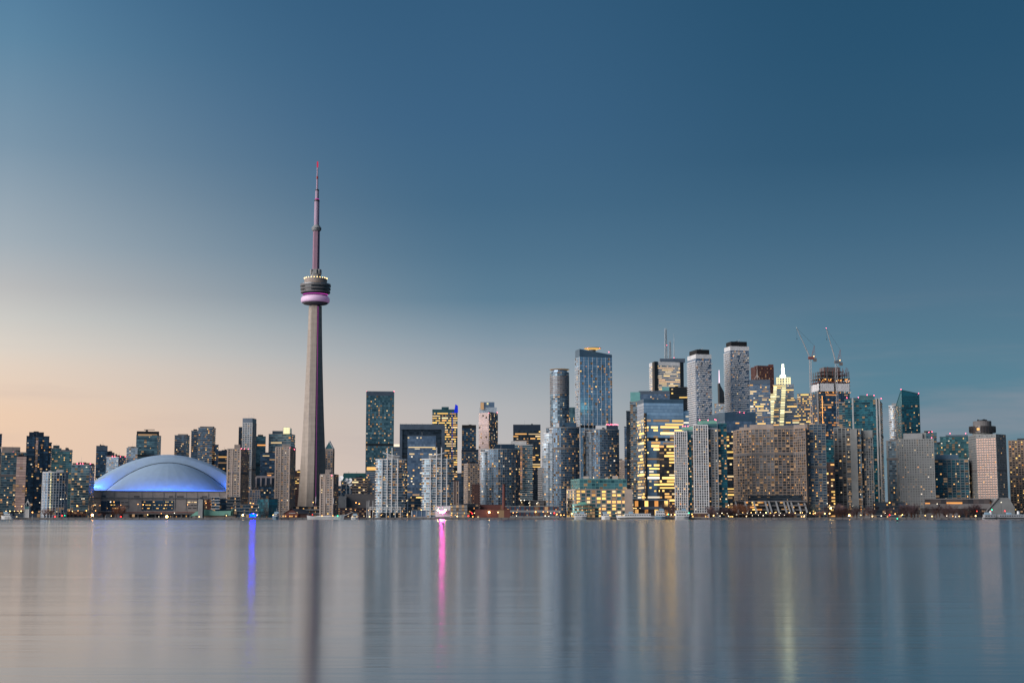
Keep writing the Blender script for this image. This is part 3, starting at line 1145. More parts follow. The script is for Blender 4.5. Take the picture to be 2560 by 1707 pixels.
facade(r_, pp_, 60, pz_ - 1, rg_, glass='glass_rose', slab='metal_dark', slab_h=.3, slab_out=.1, lit=.12, bay=2.6, parapet=0, wall='glazed_strip')
pp_, pz_ = front_rect(121, 129, 1108, 1856, 20)
facade(r_, pp_, GROUND, pz_, rg_, glass='glass_navy', slab='metal_navy', lit=.03, wall='side_wing')
tower(CT, 'teal condominium with green lit rooftop room', 'tower', 129, 153, 1122, 1960, glass='glass_green', slab='concrete_grey', slab_h=.4, lit=.07, pent=((133, 149, 1113, 'metal_teal'),))
tower(CT, 'teal glass condominium with flat grey cap near the stadium', 'tower', 150, 181, 1124, 1940, glass='glass_green', slab='concrete_grey', slab_h=.4, crown=5, crown_m='panel_slate', lit=.07)
tower(AB, 'white gridded block with rounded corner and lit fins', 'building', 107, 170, 1182, 1700, curve=6, depth=24, glass='glass_navy', slab='concrete_white', slab_h=.45, slab_out=.25, pier='concrete_white', pier_w=.6, pier_out=.4,
      bay=2.6, lit=.03, pent=((121, 129, 1176, 'concrete_pale'), (141, 159, 1174, 'concrete_pale')), clutter=0)
for k in range(13):
    p_ = P(127.4 - k * .24, 1186 + k * 7.6, 1690)
    bl = bpy.data.objects[[o for o in bpy.data.objects if o.get('label', '').startswith('white gridded')][0].name]
    link('lit_window', window_mesh('lit_crown'), bl, (p_[0] - bl.location[0], p_[1] - bl.location[1], p_[2] - bl.location[2]), scale=(1.1, 1, 2.2))
tower(CT, 'broad teal condominium with red lit cornice just west of stadium', 'tower', 180, 237, 1157, 1760, xm=224, a=76, glass='glass_teal', slab='concrete_grey', slab_h=.45, slab_out=.7, lit=.08, crown=6, crown_m='brick_dark', crown_in=.6,
      beacons=((193, 1158.5), (201, 1159), (207, 1159), (226, 1159)), clutter=2)
tower(CT, 'grey windowless-topped tower behind the stadium roof edge', 'tower', 241, 269, 1114, 2300, glass='glass_navy', slab='metal_navy', slab_out=.2, crown=14, crown_m='panel_slate', lit=.03)
tower(CT, 'low stepped grey tower behind red topped condominium', 'tower', 263, 286, 1131, 2330, glass='glass_navy', slab='metal_navy', slab_out=.2, crown=5, crown_m='panel_slate', lit=.03)
tower(CT, 'red lit topped condominium rising behind the stadium arch', 'tower', 267, 315, 1138, 2220, xm=296, a=66, glass='glass_navy', slab='concrete_white', slab_h=.6, slab_out=.8, lit=.1, crown=6, crown_m='brick_dark',
      beacons=((281, 1141), (287, 1141), (301, 1141), (313, 1141)))
tower(CT, 'pale stepped condominium half hidden by dark slab tower', 'tower', 317, 344, 1121, 2260, glass='glass_pale', slab='concrete_pale', slab_h=.7, lit=.06, pent=((320, 342, 1116, 'concrete_pale'),))
r_, poly_, zt_, rg_ = tower(OT, 'dark teal slab tower with lit band and roof gantry behind stadium', 'tower', 341, 403, 1089, 2300, xm=393.5, a=78, glass='glass_teal', slab='metal_dark', slab_h=.5, slab_out=.12, lit=.03, bay=4,
                            crown=0, pent=((342, 398, 1078, 'metal_dark'),), clutter=0)
pq_, pz_ = front_rect(345, 393, 1087, 2298, 2)
block(r_, 'lit_band', 'lit_dim', pq_, pz_ - 1.2, pz_ + 1.4)
p_ = P(367, 1078, 2310)
MB().box(p_[0] - r_.location[0], p_[1] - r_.location[1], p_[2] - GROUND, p_[2] - GROUND + 2, 3, 3).box(p_[0] - r_.location[0] + 4, p_[1] - r_.location[1], p_[2] - GROUND + 2, p_[2] - GROUND + 3, 17, 1).build('roof_gantry', 'paint_dark', r_)
tower(CT, 'lone navy condominium with sloping top behind the dome crest', 'tower', 437, 474, 1089, 2360, xm=466, a=76, glass='glass_navy', slab='concrete_grey', slab_h=.6, slab_out=.6, lit=.05, pent=((445, 470, 1085, 'metal_navy'),), clutter=0)
tower(CT, 'darker lower half of the navy twin towers behind the dome', 'tower', 479, 498, 1078, 2340, glass='glass_navy', slab='concrete_grey', slab_h=.5, slab_out=.8, lit=.06)
tower(CT, 'taller half of the navy twin towers with slanted roof', 'tower', 496, 539, 1070, 2310, xm=531, a=78, glass='glass_navy', slab='concrete_grey', slab_h=.6, slab_out=.7, lit=.09, pent=((500, 536, 1066, 'metal_navy'),), clutter=0)
tower(AB, 'narrow grey wing beside the taller navy twin tower', 'building', 537, 546, 1113, 2330, glass='glass_slate', slab='concrete_grey', lit=.08, clutter=0)
tower(OT, 'black flat office block between dome and brick tower', 'building', 546, 575, 1126, 2320, glass='glass_dark', slab='metal_dark', slab_out=.1, lit=.07, crown=9, crown_m='metal_navy', run=2)
tower(AB, 'black shaft joined to the pale blue slab tower', 'tower', 597, 609, 1069, 2370, glass='glass_dark', slab='metal_dark', slab_out=.1, lit=.04, clutter=0)
r_, poly_, zt_, rg_ = tower(CT, 'tall pale blue slab tower with blank top and rooftop aerials', 'tower', 607, 641, 1045, 2340, xm=631, a=74, glass='glass_navy', slab='concrete_pale', slab_h=1.3, slab_out=.5, pier='concrete_pale', pier_w=1.3, pier_out=.45, bay=3.8,
                            lit=.03, crown=13, crown_m='panel_slate', clutter=0)
for k in range(3):
    p_ = P(619 + k * 6.2, 1045, 2345)
    MB().tube((p_[0] - r_.location[0], 4, p_[2] - GROUND), (p_[0] - r_.location[0], 4, p_[2] - GROUND + 8), .14, .06).build('aerial', 'steel_grey', r_)


def brick_tower(label, xl, xm, xr, yt, Y, pent, top):
    """beige apartment tower: windowed front, blank corner, flank with small square windows"""
    r, poly, zt, rg = tower(AB, label, 'tower', xl, xr, yt, Y, xm=xm, a=74, glass='glass_cavity', slab='concrete_tan', slab_h=1.5, slab_out=.3, fl=2.9, pier='concrete_tan', pier_w=1.3, pier_out=.32, bay=4.0,
                            lit=.16, pent=pent, clutter=1, beacons=top, slab_name='spandrel')
    # blank service shafts running the full height of the front
    C, L = poly[0], poly[3]
    for t, w in ((.02, 1.8), (.62, 1.5), (.97, 1.8)):
        x, y = C[0] + (L[0] - C[0]) * t, C[1] + (L[1] - C[1]) * t
        MB().box(x - r.location[0], y - r.location[1], 0, zt - GROUND, w, 1.8, math.atan2(L[1] - C[1], L[0] - C[0])).build('service_shaft', 'concrete_beige', r)
    return r


brick_tower('beige apartment tower overlapping the eastern end of the dome', 569, 602, 623, 1123, 1850, ((586, 601, 1111, 'concrete_tan'),), ((603.5, 1121), (611, 1122), (621, 1122)))
tower(OT, 'dark teal tower behind the pale blue slab tower', 'tower', 638, 664.5, 1092, 2420, glass='glass_teal', slab='metal_teal', slab_out=.1, lit=.03, run=2)
r_, poly_, zt_, rg_ = tower(OT, 'banded teal office tower with glowing glass cube on its roof', 'tower', 672, 738, 1086, 2380, xm=727, a=78, glass='glass_teal', slab='concrete_grey', slab_h=1.5, slab_out=.2, lit=.05, run=2, fl=4, pent=((681, 708, 1077, 'panel_slate'),), clutter=1)
pp_, pz_ = front_rect(708, 725, 1068.5, 2372, 11)
facade(r_, pp_, zt_ + 1.2, pz_, rg_, glass='lit_crown', slab='concrete_white', slab_h=.35, slab_out=.1, pier='concrete_white', pier_w=.35, bay=3, fl=3.4, lit=0, wall='glass_cube', parapet=.6)
pp_, pz_ = front_rect(725.2, 729.5, 1070.5, 2376, 10)
block(r_, 'cube_side', 'glass_pale', pp_, zt_ + 1.2, pz_)
tower(OT, 'blue-grey office block between the two beige brick towers', 'building', 651, 691, 1131, 2240, glass='glass_navy', slab='metal_navy', slab_h=1.1, slab_out=.15, lit=.07, run=2, crown=1.5, crown_m='concrete_grey')
tower(AB, 'low colonnaded stone block between the beige brick towers', 'building', 640, 690, 1189, 2160, glass='glass_dark', slab=None, pier='concrete_tan', pier_w=2.2, pier_out=.8, bay=7.5, fl=8, lit=.05, crown=5, crown_m='concrete_tan', clutter=1)
tower(AB, 'squat dark block with tiny lights below the stone colonnade', 'building', 645, 692, 1217, 2060, glass='glass_navy', slab='metal_dark', lit=.09, clutter=3)
tower(AB, 'pale gridded mid-rise behind the dark glass cube', 'building', 618, 650, 1226, 1960, glass='glass_slate', slab='concrete_tan', slab_h=.7, pier='concrete_tan', pier_w=.8, lit=.06, clutter=1)
brick_tower('beige apartment tower beside the foot of the observation tower', 689, 725, 739, 1119, 1880, ((705, 725, 1111.5, 'concrete_tan'),), ((725, 1119), (736, 1123)))
tower(OT, 'brown office block squeezed between brick tower and observation tower', 'building', 737, 754, 1178, 2360, glass='glass_brown', slab='brick_dark', slab_h=1.4, slab_out=.2, lit=.3, litm=LIT_OFFICE, run=2, pent=((744, 753, 1174, 'brick_dark'),), clutter=0)
# pointed tower behind the observation tower
r_, poly_, zt_, rg_ = tower(OT, 'pink stone tower with pointed glass gable behind observation tower', 'tower', 813, 836, 1121, 2460, xm=833, a=76, glass='glass_navy', slab='concrete_tan', slab_h=1.6, slab_out=.3, fl=4, pier='concrete_tan', pier_w=1.8, pier_out=.32, bay=4,
                            lit=.12, run=1, clutter=0, crown=7, crown_m='concrete_tan')
A_, B_, C_, D_ = local(r_, poly_)
zr_ = zt_ - GROUND
ap_ = P(821.5, 1103, 2460)[2] - GROUND
mid1, mid2 = ((A_[0] + D_[0]) / 2, (A_[1] + D_[1]) / 2), ((B_[0] + C_[0]) / 2, (B_[1] + C_[1]) / 2)
MB().add([(*A_, zr_), (*B_, zr_), (*C_, zr_), (*D_, zr_), (*mid1, ap_), (*mid2, ap_)], [[3, 0, 4], [1, 2, 5], [0, 1, 5, 4], [2, 3, 4, 5], [3, 2, 1, 0]]).build('gable_roof', 'glass_green', r_)
gt = MB()
for s_, e_ in (((*A_, zr_), (*mid1, ap_)), ((*D_, zr_), (*mid1, ap_)), ((*mid1, ap_), (*mid2, ap_))):
    gt.tube(s_, e_, .7)
gt.build('gable_frame', 'concrete_white', r_)
brick_tower('short beige apartment tower at the eastern foot of observation tower', 801, 833, 846, 1187, 1800, ((813, 828, 1173, 'concrete_tan'),), ((829, 1188),))
# arena and low blocks
ar, ap2, az2, _r = tower('sports_arena', 'teal roofed arena behind the satellite dishes', 'arena', 853, 935, 1204, 2380, depth=90, glass='glass_navy', slab='concrete_tan', slab_h=1.5, slab_out=.2, fl=5, bay=5, lit=.12, litm=LIT_OFFICE, clutter=0)
A_, B_, C_, D_ = local(ar, ap2)
tp_ = shrink(local(ar, ap2), .86)
zr_, ztp = az2 - GROUND + 1.3, P(890, 1182, 2380)[2] - GROUND
MB().add([(*p, zr_) for p in (A_, B_, C_, D_)] + [(*p, ztp) for p in tp_], [[0, 1, 5, 4], [1, 2, 6, 5], [2, 3, 7, 6], [3, 0, 4, 7], [4, 5, 6, 7]]).build('roof', 'arena_green', ar)
for px_ in (866, 886):
    p_ = P(px_, 1182, 2390)
    MB().tube((p_[0] - ar.location[0], 0, ztp), (p_[0] - ar.location[0], 0, ztp + 4), .25).build('aerial', 'steel_grey', ar)
tower(OT, 'tan office block with yellow lit windows below the arena roof', 'building', 880, 918, 1196, 2280, glass='glass_brown', slab='concrete_tan', slab_h=1.5, slab_out=.2, lit=.42, litm=LIT_OFFICE, run=2, fl=4, bay=3.2)
tower(OT, 'dark mid-rise with white frame under the satellite dishes', 'building', 846, 880, 1216, 2200, glass='glass_navy', slab='metal_dark', lit=.06, clutter=0)
tower(AB, 'plain grey windowless hall at the base of the tall glass tower', 'building', 862, 940, 1236, 2000, glass='concrete_dim', slab=None, lit=0, parapet=.8, clutter=1, wall='wall', fl=8, bay=30)
tower(AB, 'long low grey shed west of the plain windowless hall', 'building', 845, 866, 1241, 1990, glass='concrete_grey', slab=None, lit=0, parapet=.8, clutter=0, wall='wall', fl=8, bay=30)

r_, poly_, zt_, rg_ = tower(OT, 'tall teal glass slab with grey cap east of observation tower', 'tower', 916, 985.5, 978, 2300, glass='glass_teal', slab='metal_teal', slab_h=.8, slab_out=.12, fl=3.6, bay=3.2, lit=.075, run=1, crown=11, crown_m='panel_slate', clutter=0, beacons=((917, 978), (985, 978)),
                            pier='metal_teal', pier_w=.35, pier_out=.1, pier_step=2)
pp_, pz_ = front_rect(915, 942, 1180, 2290, 3)
facade(r_, pp_, GROUND, pz_, rg_, glass='glass_slate', slab='concrete_grey', slab_h=1.4, slab_out=.15, lit=.1, fl=3.6, wall='podium_wall')
pq_, pz_ = front_rect(917, 941, 1167, 2297, 1.2)
block(r_, 'lit_lobby', 'lit_warm', pq_, pz_ - 5, pz_)
tower(AB, 'small block with bright white roof lantern beside glass slab', 'building', 983, 1001, 1118, 2420, glass='glass_slate', slab='concrete_grey', lit=.06, pent=((984, 999.5, 1110, 'lit_white'),), clutter=0)
# framed dark office
r_, poly_, zt_, rg_ = tower(OT, 'broad blue-black office block framed by a grey portal', 'building', 999.5, 1112, 1073, 2220, glass='glass_dark', slab='metal_navy', slab_h=.7, slab_out=.1, fl=4, lit=.10, run=2, litm=LIT_OFFICE, parapet=0, clutter=0, depth=40,
                            zlit=(0, 95))
for x0, x1, y0, y1 in ((999.4, 1112.1, 1060, 1073.5), (999.4, 1006, 1073.6, 1291), (1104, 1112.1, 1073.6, 1291)):
    pp_, pz_ = front_rect(x0, x1, y0, 2216, 30)
    z_lo = max(GROUND, P(x0, y1, 2216)[2])
    block(r_, 'portal_frame', 'panel_slate', pp_, z_lo, pz_)
for k in range(8):
    p_ = P(1001 + k * 13.6, 1060, 2216)
    MB().tube((p_[0] - r_.location[0], -18, p_[2] - GROUND), (p_[0] - r_.location[0], -18, p_[2] - GROUND + 1.6), .3).build('roof_post', 'steel_grey', r_)
r2_, poly_, zt_, rg_ = tower(OT, 'plain slate glass block standing before the grey portal frame', 'building', 1019, 1090, 1089, 2150, glass='glass_slate', slab='panel_slate', slab_h=.5, slab_out=.06, fl=4, bay=2.6, lit=.07, run=2, litm=LIT_PALE, crown=1, crown_m='panel_slate', clutter=2, depth=30)
pq_, pz_ = front_rect(1021, 1088, 1117, 2148.8, 1.0)
block(r2_, 'lit_band', 'lit_pale', pq_, pz_ - .9, pz_)
r_, poly_, zt_, rg_ = tower(OT, 'office tower full of yellow lit windows with a blue fin', 'tower', 1081, 1144, 1023, 2450, glass='glass_teal', slab='metal_dark', slab_h=1.2, slab_out=.12, fl=3.9, bay=2.7, lit=.62, run=2, litm=LIT_OFFICE, crown=8, crown_m='metal_teal', clutter=1,
                            pent=((1104, 1122, 1017, 'metal_teal'),))
p_ = P(1135, 1031, 2446)
q_ = P(1145, 1031, 2446)
t_ = P(1138.5, 1010, 2446)
t2 = P(1144.6, 1014, 2446)
lx = lambda p: (p[0] - r_.location[0], p[1] - r_.location[1], p[2] - GROUND)
fin = [lx(p_), lx(q_), lx(t2), lx(t_)]
fin2 = [(x, y + 3, z) for x, y, z in fin]
MB().add(fin + fin2, [[0, 1, 2, 3], [7, 6, 5, 4], [0, 4, 5, 1], [1, 5, 6, 2], [2, 6, 7, 3], [3, 7, 4, 0]]).build('roof_fin', 'lit_blue', r_)
for k in range(22):
    p_ = P(1131.4 - k * .08, 1033 + k * 7, 2446)
    link('blue_lamp', window_mesh('lit_blue'), r_, lx(p_), scale=(1.3, 1, 2.2))


def balcony_twin(label, xl, xr, yt, Y, swoop):
    """slim white balcony tower with frame lines and a flying roof blade"""
    r, poly, zt, rg = tower(CT, label, 'tower', xl, xr, yt, Y, curve=5, depth=22, glass='glass_condo', slab='concrete_white', slab_h=.75, slab_out=1.3, slab_name='balcony_slab', fl=2.95, bay=2.8, lit=.10, clutter=0)
    w = xr - xl
    for t in (.2, .38, .54, .74):
        p = P(xl + w * t, yt, Y - 6.6)
        z1 = zt - GROUND + (14 if t in (.38, .54) else 1)
        if swoop < 0:
            p = P(xr - w * t, yt, Y - 6.6)
        MB().box(p[0] - r.location[0], p[1] - r.location[1], 0, z1, 1.1, 1.2).build('frame_rib', 'concrete_white', r)
    a0, a1 = (.36, .80) if swoop > 0 else (.20, .64)
    pp, pz = front_rect(xl + w * a0, xl + w * a1, yt - 11, Y + 4, 10)
    block(r, 'penthouse', 'concrete_pale', pp, zt, pz)
    # the blade
    pts = []
    for k in range(7):
        t = k / 6
        px = (xl + w * (.22 + .58 * t)) if swoop > 0 else (xr - w * (.22 + .58 * t))
        py = yt - 19 + 8.5 * (1 - (1 - t) ** 1.8)
        pts.append(P(px, py, Y - 2))
    mm = MB()
    for a, b in zip(pts, pts[1:]):
        a, b = [(q[0] - r.location[0], q[1] - r.location[1], q[2] - GROUND) for q in (a, b)]
        x0, x1 = sorted((a, b))
        v = []
        for q in (x0, x1):
            v += [(q[0], q[1], q[2] - .6), (q[0], q[1] + 12, q[2] - .6), (q[0], q[1] + 12, q[2] + .5), (q[0], q[1], q[2] + .5)]
        mm.add(v, [[0, 3, 2, 1], [4, 5, 6, 7], [0, 4, 7, 3], [3, 7, 6, 2], [2, 6, 5, 1], [1, 5, 4, 0]])
    mm.build('roof_blade', 'concrete_white', r)
    return r


balcony_twin('white balcony tower whose roof blade rises to the west', 941, 1013, 1150, 1680, 1)
balcony_twin('white balcony tower whose roof blade rises to the east', 1057, 1132, 1149, 1680, -1)
tower(AB, 'low dark glass block between the twin white balcony towers', 'building', 1020, 1052, 1247, 1720, glass='glass_navy', slab='concrete_grey', lit=.14, clutter=2)
tower(AB, 'brown brick mid-rise behind the eastern white balcony tower', 'building', 1128, 1147, 1203, 2050, glass='glass_brown', slab='brick_dark', slab_h=1.4, slab_out=.2, pier='concrete_tan', pier_w=1.6, bay=4, lit=.05, clutter=1)
tower(OT, 'small grey block seen in the gap past the yellow office', 'building', 1143, 1157, 1184, 2380, glass='glass_slate', slab='metal_navy', lit=.05, clutter=0)
tower(CT, 'slender dark tower with lit roof corners', 'tower', 1155, 1190, 1062, 2450, glass='glass_navy', slab='metal_navy', slab_h=.6, slab_out=.4, lit=.09, crown=9, crown_m='panel_black', clutter=1)
tower(CT, 'dark lower tower with pale roof line in front of the slender one', 'tower', 1154, 1196, 1123, 2360, glass='glass_navy', slab='concrete_dim', slab_h=.6, slab_out=.4, lit=.08, crown=8, crown_m='metal_navy', clutter=1)
tower(AB, 'tan office block with orange lit corner below the dark towers', 'building', 1160, 1199, 1160, 2120, xm=1170, a=15, glass='glass_brown', slab='concrete_tan', slab_h=1.3, slab_out=.2, pier='concrete_tan', pier_w=1.2, bay=3.6, lit=.16, clutter=2)
tower(AB, 'dark red brick warehouse block east of the tan office', 'building', 1180, 1206, 1212, 1980, glass='glass_brown', slab='brick_dark', slab_h=1.8, slab_out=.2, pier='brick_dark', pier_w=1.8, bay=4, lit=.08, clutter=1)
# pink and grey tall tower with crown
r_, poly_, zt_, rg_ = tower(CT, 'tall tower with flat pink face, dark flank and lit stepped crown', 'tower', 1197, 1243, 1031, 2520, xm=1222, a=52, glass='glass_pink', slab='panel_slate', slab_h=.35, slab_out=.1, lit=.04, bay=3.5, fl=3.4, clutter=0, beacons=((1222, 1032, 2518), (1243, 1031)))
rp_ = [poly_[0], poly_[1], (poly_[1][0] + 1, poly_[1][1] + 4), (poly_[0][0] + 1, poly_[0][1] + 4)]
off_ = [(x + .25, y - .6) for x, y in rp_]
facade(r_, off_, GROUND, zt_ - 1, rg_, glass='glass_condo', slab='concrete_grey', slab_h=.7, slab_out=.3, lit=.14, litm=LIT_PALE, wall='glazed_flank', parapet=0)
for x0, x1, y0, mt in ((1199, 1242, 1018, 'glass_pale'), (1201, 1236, 1005, 'glass_slate')):
    pp_, pz_ = front_rect(x0, x1, y0, 2530, 16)
    block(r_, 'crown_tier', mt, pp_, zt_, pz_)
pq_, pz_ = front_rect(1201.4, 1209.5, 1006, 2527, 2)
block(r_, 'lit_crown_corner', 'lit_dim', pq_, zt_ + 6, pz_)
p_ = P(1219, 1011, 2526)
link('lit_window', window_mesh('lit_crown'), r_, tuple(p_[i] - r_.location[i] for i in range(3)), scale=(3, 1, 3))
# curved lakefront condominium
r_, poly_, zt_, rg_ = tower(CT, 'bowed lakefront condominium with pale western bays and dark glass', 'tower', 1202, 1300, 1125, 1740, curve=14, depth=26, glass='glass_navy', slab='concrete_grey', slab_h=.4, slab_out=.5, slab_name='balcony_slab', fl=2.95, bay=2.6, lit=.035,
      pier='concrete_grey', pier_w=.3, pier_out=.2, pent=((1236, 1287, 1110, 'glass_navy'), (1236, 1243, 1111, 'concrete_white')), clutter=1)
for x0, x1, y0 in ((1201, 1222, 1131), (1210, 1246, 1126)):
    pp_, pz_ = ngon_px(x0, x1, y0, 1731, 16)
    facade(r_, pp_, GROUND, pz_, rg_, glass='glass_pale', slab='concrete_white', slab_h=.6, slab_out=.8, slab_name='balcony_slab', fl=2.95, bay=4, lit=.03, wall='corner_bay')
r_, poly_, zt_, rg_ = tower(CT, 'condominium with coral lit strip behind the bowed lakefront block', 'tower', 1280, 1331, 1113, 2010, glass='glass_teal', slab='concrete_pale', slab_h=.6, slab_out=.9, lit=.06, pent=((1277, 1316, 1102, 'concrete_pale'),), clutter=0, slab_name='balcony_slab')
pp_, pz_ = front_rect(1299, 1306, 1114, 2004, 2)
facade(r_, pp_, 40, pz_, rg_, glass='glass_pink', slab='steel_rust', slab_h=.3, slab_out=.1, lit=.25, litm=['lit_orange', 'lit_dim'], bay=4, parapet=0, wall='coral_strip')
tower(OT, 'black bank tower with bright yellow storey lines', 'tower', 1283, 1351, 1061, 2420, glass='glass_dark', slab='metal_dark', slab_h=1.1, slab_out=.12, fl=3.9, bay=2.8, lit=.16, run=4, litm=LIT_OFFICE, crown=15, crown_m='metal_navy', clutter=1)
tower(AB, 'pale banded wing between bank tower and curved condominium', 'building', 1345, 1362, 1170, 2100, glass='glass_brown', slab='concrete_pale', slab_h=2.0, slab_out=.3, lit=.03, clutter=0)

# the two lakefront towers with rounded western bays, tall tower and disc tower behind
def harbour_tower(label, xl, xr, yt, Y, pent, steps):
    r, poly, zt, rg = tower(CT, label, 'tower', xl, xr, yt, Y, curve=11, depth=30, glass='glass_navy', slab='concrete_grey', slab_h=.4, slab_out=.5, slab_name='balcony_slab', fl=2.95, bay=2.7, lit=.06, pier='panel_slate', pier_w=.3, pier_out=.2,
                            pent=pent, clutter=1)
    for x0, x1, y0 in steps:
        pp, pz = ngon_px(x0, x1, y0, Y - 7, 16)
        facade(r, pp, GROUND, pz, rg, glass='glass_pale', slab='concrete_white', slab_h=.6, slab_out=.9, slab_name='balcony_slab', fl=2.95, bay=4, lit=.03, wall='corner_bay')
    return r


harbour_tower('western lakefront condominium with rounded stepped white balconies', 1366, 1448, 1071, 1770, ((1390, 1441, 1056, 'glass_navy'), (1390, 1398, 1057, 'concrete_white')), ((1356, 1384, 1108), (1361, 1398, 1084), (1372, 1408, 1073)))
harbour_tower('eastern lakefront condominium with stepped pale balconies and red beacons', 1462, 1547, 1076, 1790, ((1489, 1545, 1063, 'metal_navy'), (1489, 1516, 1063.5, 'concrete_white')), ((1459, 1478, 1092), (1464, 1490, 1081)))
for k in range(9):
    e_ = [o for o in bpy.data.objects if o.get('label', '').startswith('eastern lakefront')][0]
    beacon(e_, 1517 + k * 3.4, 1060.5 + (k % 3) * .8, 1815)
# round tower with disc
r_, poly_, zt_, rg_ = tower(CT, 'round blue glass tower under a gold lit disc roof', 'tower', 1375.5, 1423.5, 929, 2200, round_=True, glass='glass_condo', slab='panel_slate', slab_h=1.1, slab_out=.25, fl=3.1, bay=3, lit=.05, clutter=0, parapet=0)
c_ = centroid(poly_)
Rr = (P(1423.5, 929, 2200)[0] - P(1375.5, 929, 2200)[0]) / 2
zl_ = zt_ - GROUND
MB().lathe([(Rr * .80, zl_), (Rr * .80, zl_ + 3.2)], 24, c_[0] - r_.location[0], c_[1] - r_.location[1]).build('drum', 'glass_slate', r_)
MB().lathe([(Rr * .85, zl_ + 3.2), (Rr * 1.04, zl_ + 4.4), (Rr * 1.04, zl_ + 4.9), (.1, zl_ + 5.4)], 36, c_[0] - r_.location[0], c_[1] - r_.location[1]).build('disc_roof', 'concrete_tan', r_)
ul = MB().lathe([(Rr * .82, zl_ + 3.3), (Rr * .98, zl_ + 3.95)], 36, c_[0] - r_.location[0], c_[1] - r_.location[1]).build('disc_uplight', 'led_amber', r_)
for k in range(12):
    a_ = 2 * pi * k / 12 + .2
    MB().box(Rr * .95 * cos(a_), Rr * .95 * sin(a_), zl_ - 34, zl_ - 2, .5, .5, a_).build('mast_fin', 'metal_silver', r_)
for k in range(9):
    MB().lathe([(Rr + .28, zl_ - 33 + k * 3.1), (Rr + .28, zl_ - 31.8 + k * 3.1)], 36, c_[0] - r_.location[0], c_[1] - r_.location[1]).build('crown_ring', 'concrete_tan', r_)
tower(CT, 'teal tower sliver between disc tower and tall blue tower', 'tower', 1421, 1442, 1020, 2320, glass='glass_teal', slab='metal_teal', lit=.25, zlit=(130, 160), clutter=0)
# tall blue tower with slanted top
r_, poly_, zt_, rg_ = tower(HT, 'tallest blue glass tower with slanted top and gold lit canopy', 'tower', 1438, 1530, 892, 2050, xm=1449, a=20, glass='glass_blue', slab='metal_navy', slab_h=.45, slab_out=.06, fl=3.6, bay=3.3, lit=.045, clutter=0, parapet=0,
                            pier='concrete_white', pier_w=.45, pier_out=.35, pier_step=2)
A_, B_, C_, D_ = local(r_, poly_)
zh = lambda py: P(1449, py, 2050)[2] - GROUND
top = [(*A_, zh(872)), (*B_, zh(884)), (*C_, zh(884)), (*D_, zh(873))]
bot = [(*p, zt_ - GROUND) for p in (A_, B_, C_, D_)]
MB().add(bot + top, [[0, 1, 5, 4], [1, 2, 6, 5], [2, 3, 7, 6], [3, 0, 4, 7], [4, 5, 6, 7]]).build('slanted_crown', 'panel_blue', r_)
p_ = P(1481, 871, 2062)
cx_, cy2, cz_ = p_[0] - r_.location[0], p_[1] - r_.location[1], p_[2] - GROUND
MB().lathe([(.1, cz_ + .8), (12.5, cz_ + .6), (12.5, cz_ - .2)], 28, cx_, cy2).build('roof_canopy', 'concrete_tan', r_)
MB().lathe([(6, cz_ - 2.2), (12.2, cz_ - .5)], 28, cx_, cy2).build('canopy_uplight', 'led_amber', r_)
MB().lathe([(4, cz_ - 9), (5, cz_ - 2)], 16, cx_, cy2).build('canopy_drum', 'panel_slate', r_)
for px_ in (1469, 1499, 1522):
    beacon(r_, px_, 870 if px_ < 1510 else 880, 2060)
# balcony slab on the narrow west face
L_ = [poly_[0], poly_[3]]
for k in range(54):
    z_ = 20 + k * 3.62
    x0, y0 = L_[0]
    x1, y1 = L_[1]
    mx, my = (x0 + x1) / 2 - r_.location[0], (y0 + y1) / 2 - r_.location[1]
    MB_ = MB().box(mx, my, z_, z_ + .6, math.dist(L_[0], L_[1]) * .9, 2.0, math.atan2(y1 - y0, x1 - x0))
    if k == 0:
        bs = MB().box(0, 0, 0, .6, math.dist(L_[0], L_[1]) * .9, 2.0).mesh('balcony_slab', 'concrete_white')
    link('balcony_slab', bs, r_, (mx, my, z_), rot=math.atan2(y1 - y0, x1 - x0))

# terminal warehouse: concrete frame with large panes
r_, poly_, zt_, rg_ = tower('warehouse_building', 'converted concrete warehouse with big teal windows and glass upper storeys', 'building', 1417, 1579, 1225, 1650, xm=1439, a=16, glass='glass_green', slab='concrete_beige', slab_h=1.1, slab_out=.35, slab_name='spandrel', fl=3.9,
                            bay=6.2, pier='concrete_beige', pier_w=1.5, pier_out=.36, lit=.5, litm=LIT_OFFICE, run=1.01, clutter=0, parapet=1.4)
pp_, pz_ = corner_rect(1427, 1449, 1566, 1199, 1662, 16)
facade(r_, pp_, zt_ + .5, pz_, rg_, glass='glass_green', slab='jade_glass', slab_h=.5, slab_out=.1, fl=3.6, bay=4.5, pier='jade_glass', pier_w=.4, pier_out=.12, lit=.12, wall='glass_storeys')
for x0, x1, y0 in ((1458, 1472, 1190), (1531, 1545, 1189), (1512, 1520, 1193)):
    p3, z3 = front_rect(x0, x1, y0, 1690, 6)
    block(r_, 'penthouse', 'concrete_beige', p3, pz_, z3)
C_, L_ = poly_[0], poly_[3]
for k in range(4):
    t = .35 + .15 * k
    x, y = C_[0] + (L_[0] - C_[0]) * t, C_[1] + (L_[1] - C_[1]) * t
    MB().box(x - r_.location[0] - .5, y - r_.location[1] - .5, 6, 22, 1.4, 1.0, math.atan2(L_[1] - C_[1], L_[0] - C_[0])).build('slot_window', 'glass_dark', r_)
MB().box(P(1574, 1260, 1650)[0] - r_.location[0], P(1574, 1260, 1668)[1] - r_.location[1] - 3, 0, zt_ - GROUND + 1.5, 9, 4).build('stair_bay', 'concrete_beige', r_)
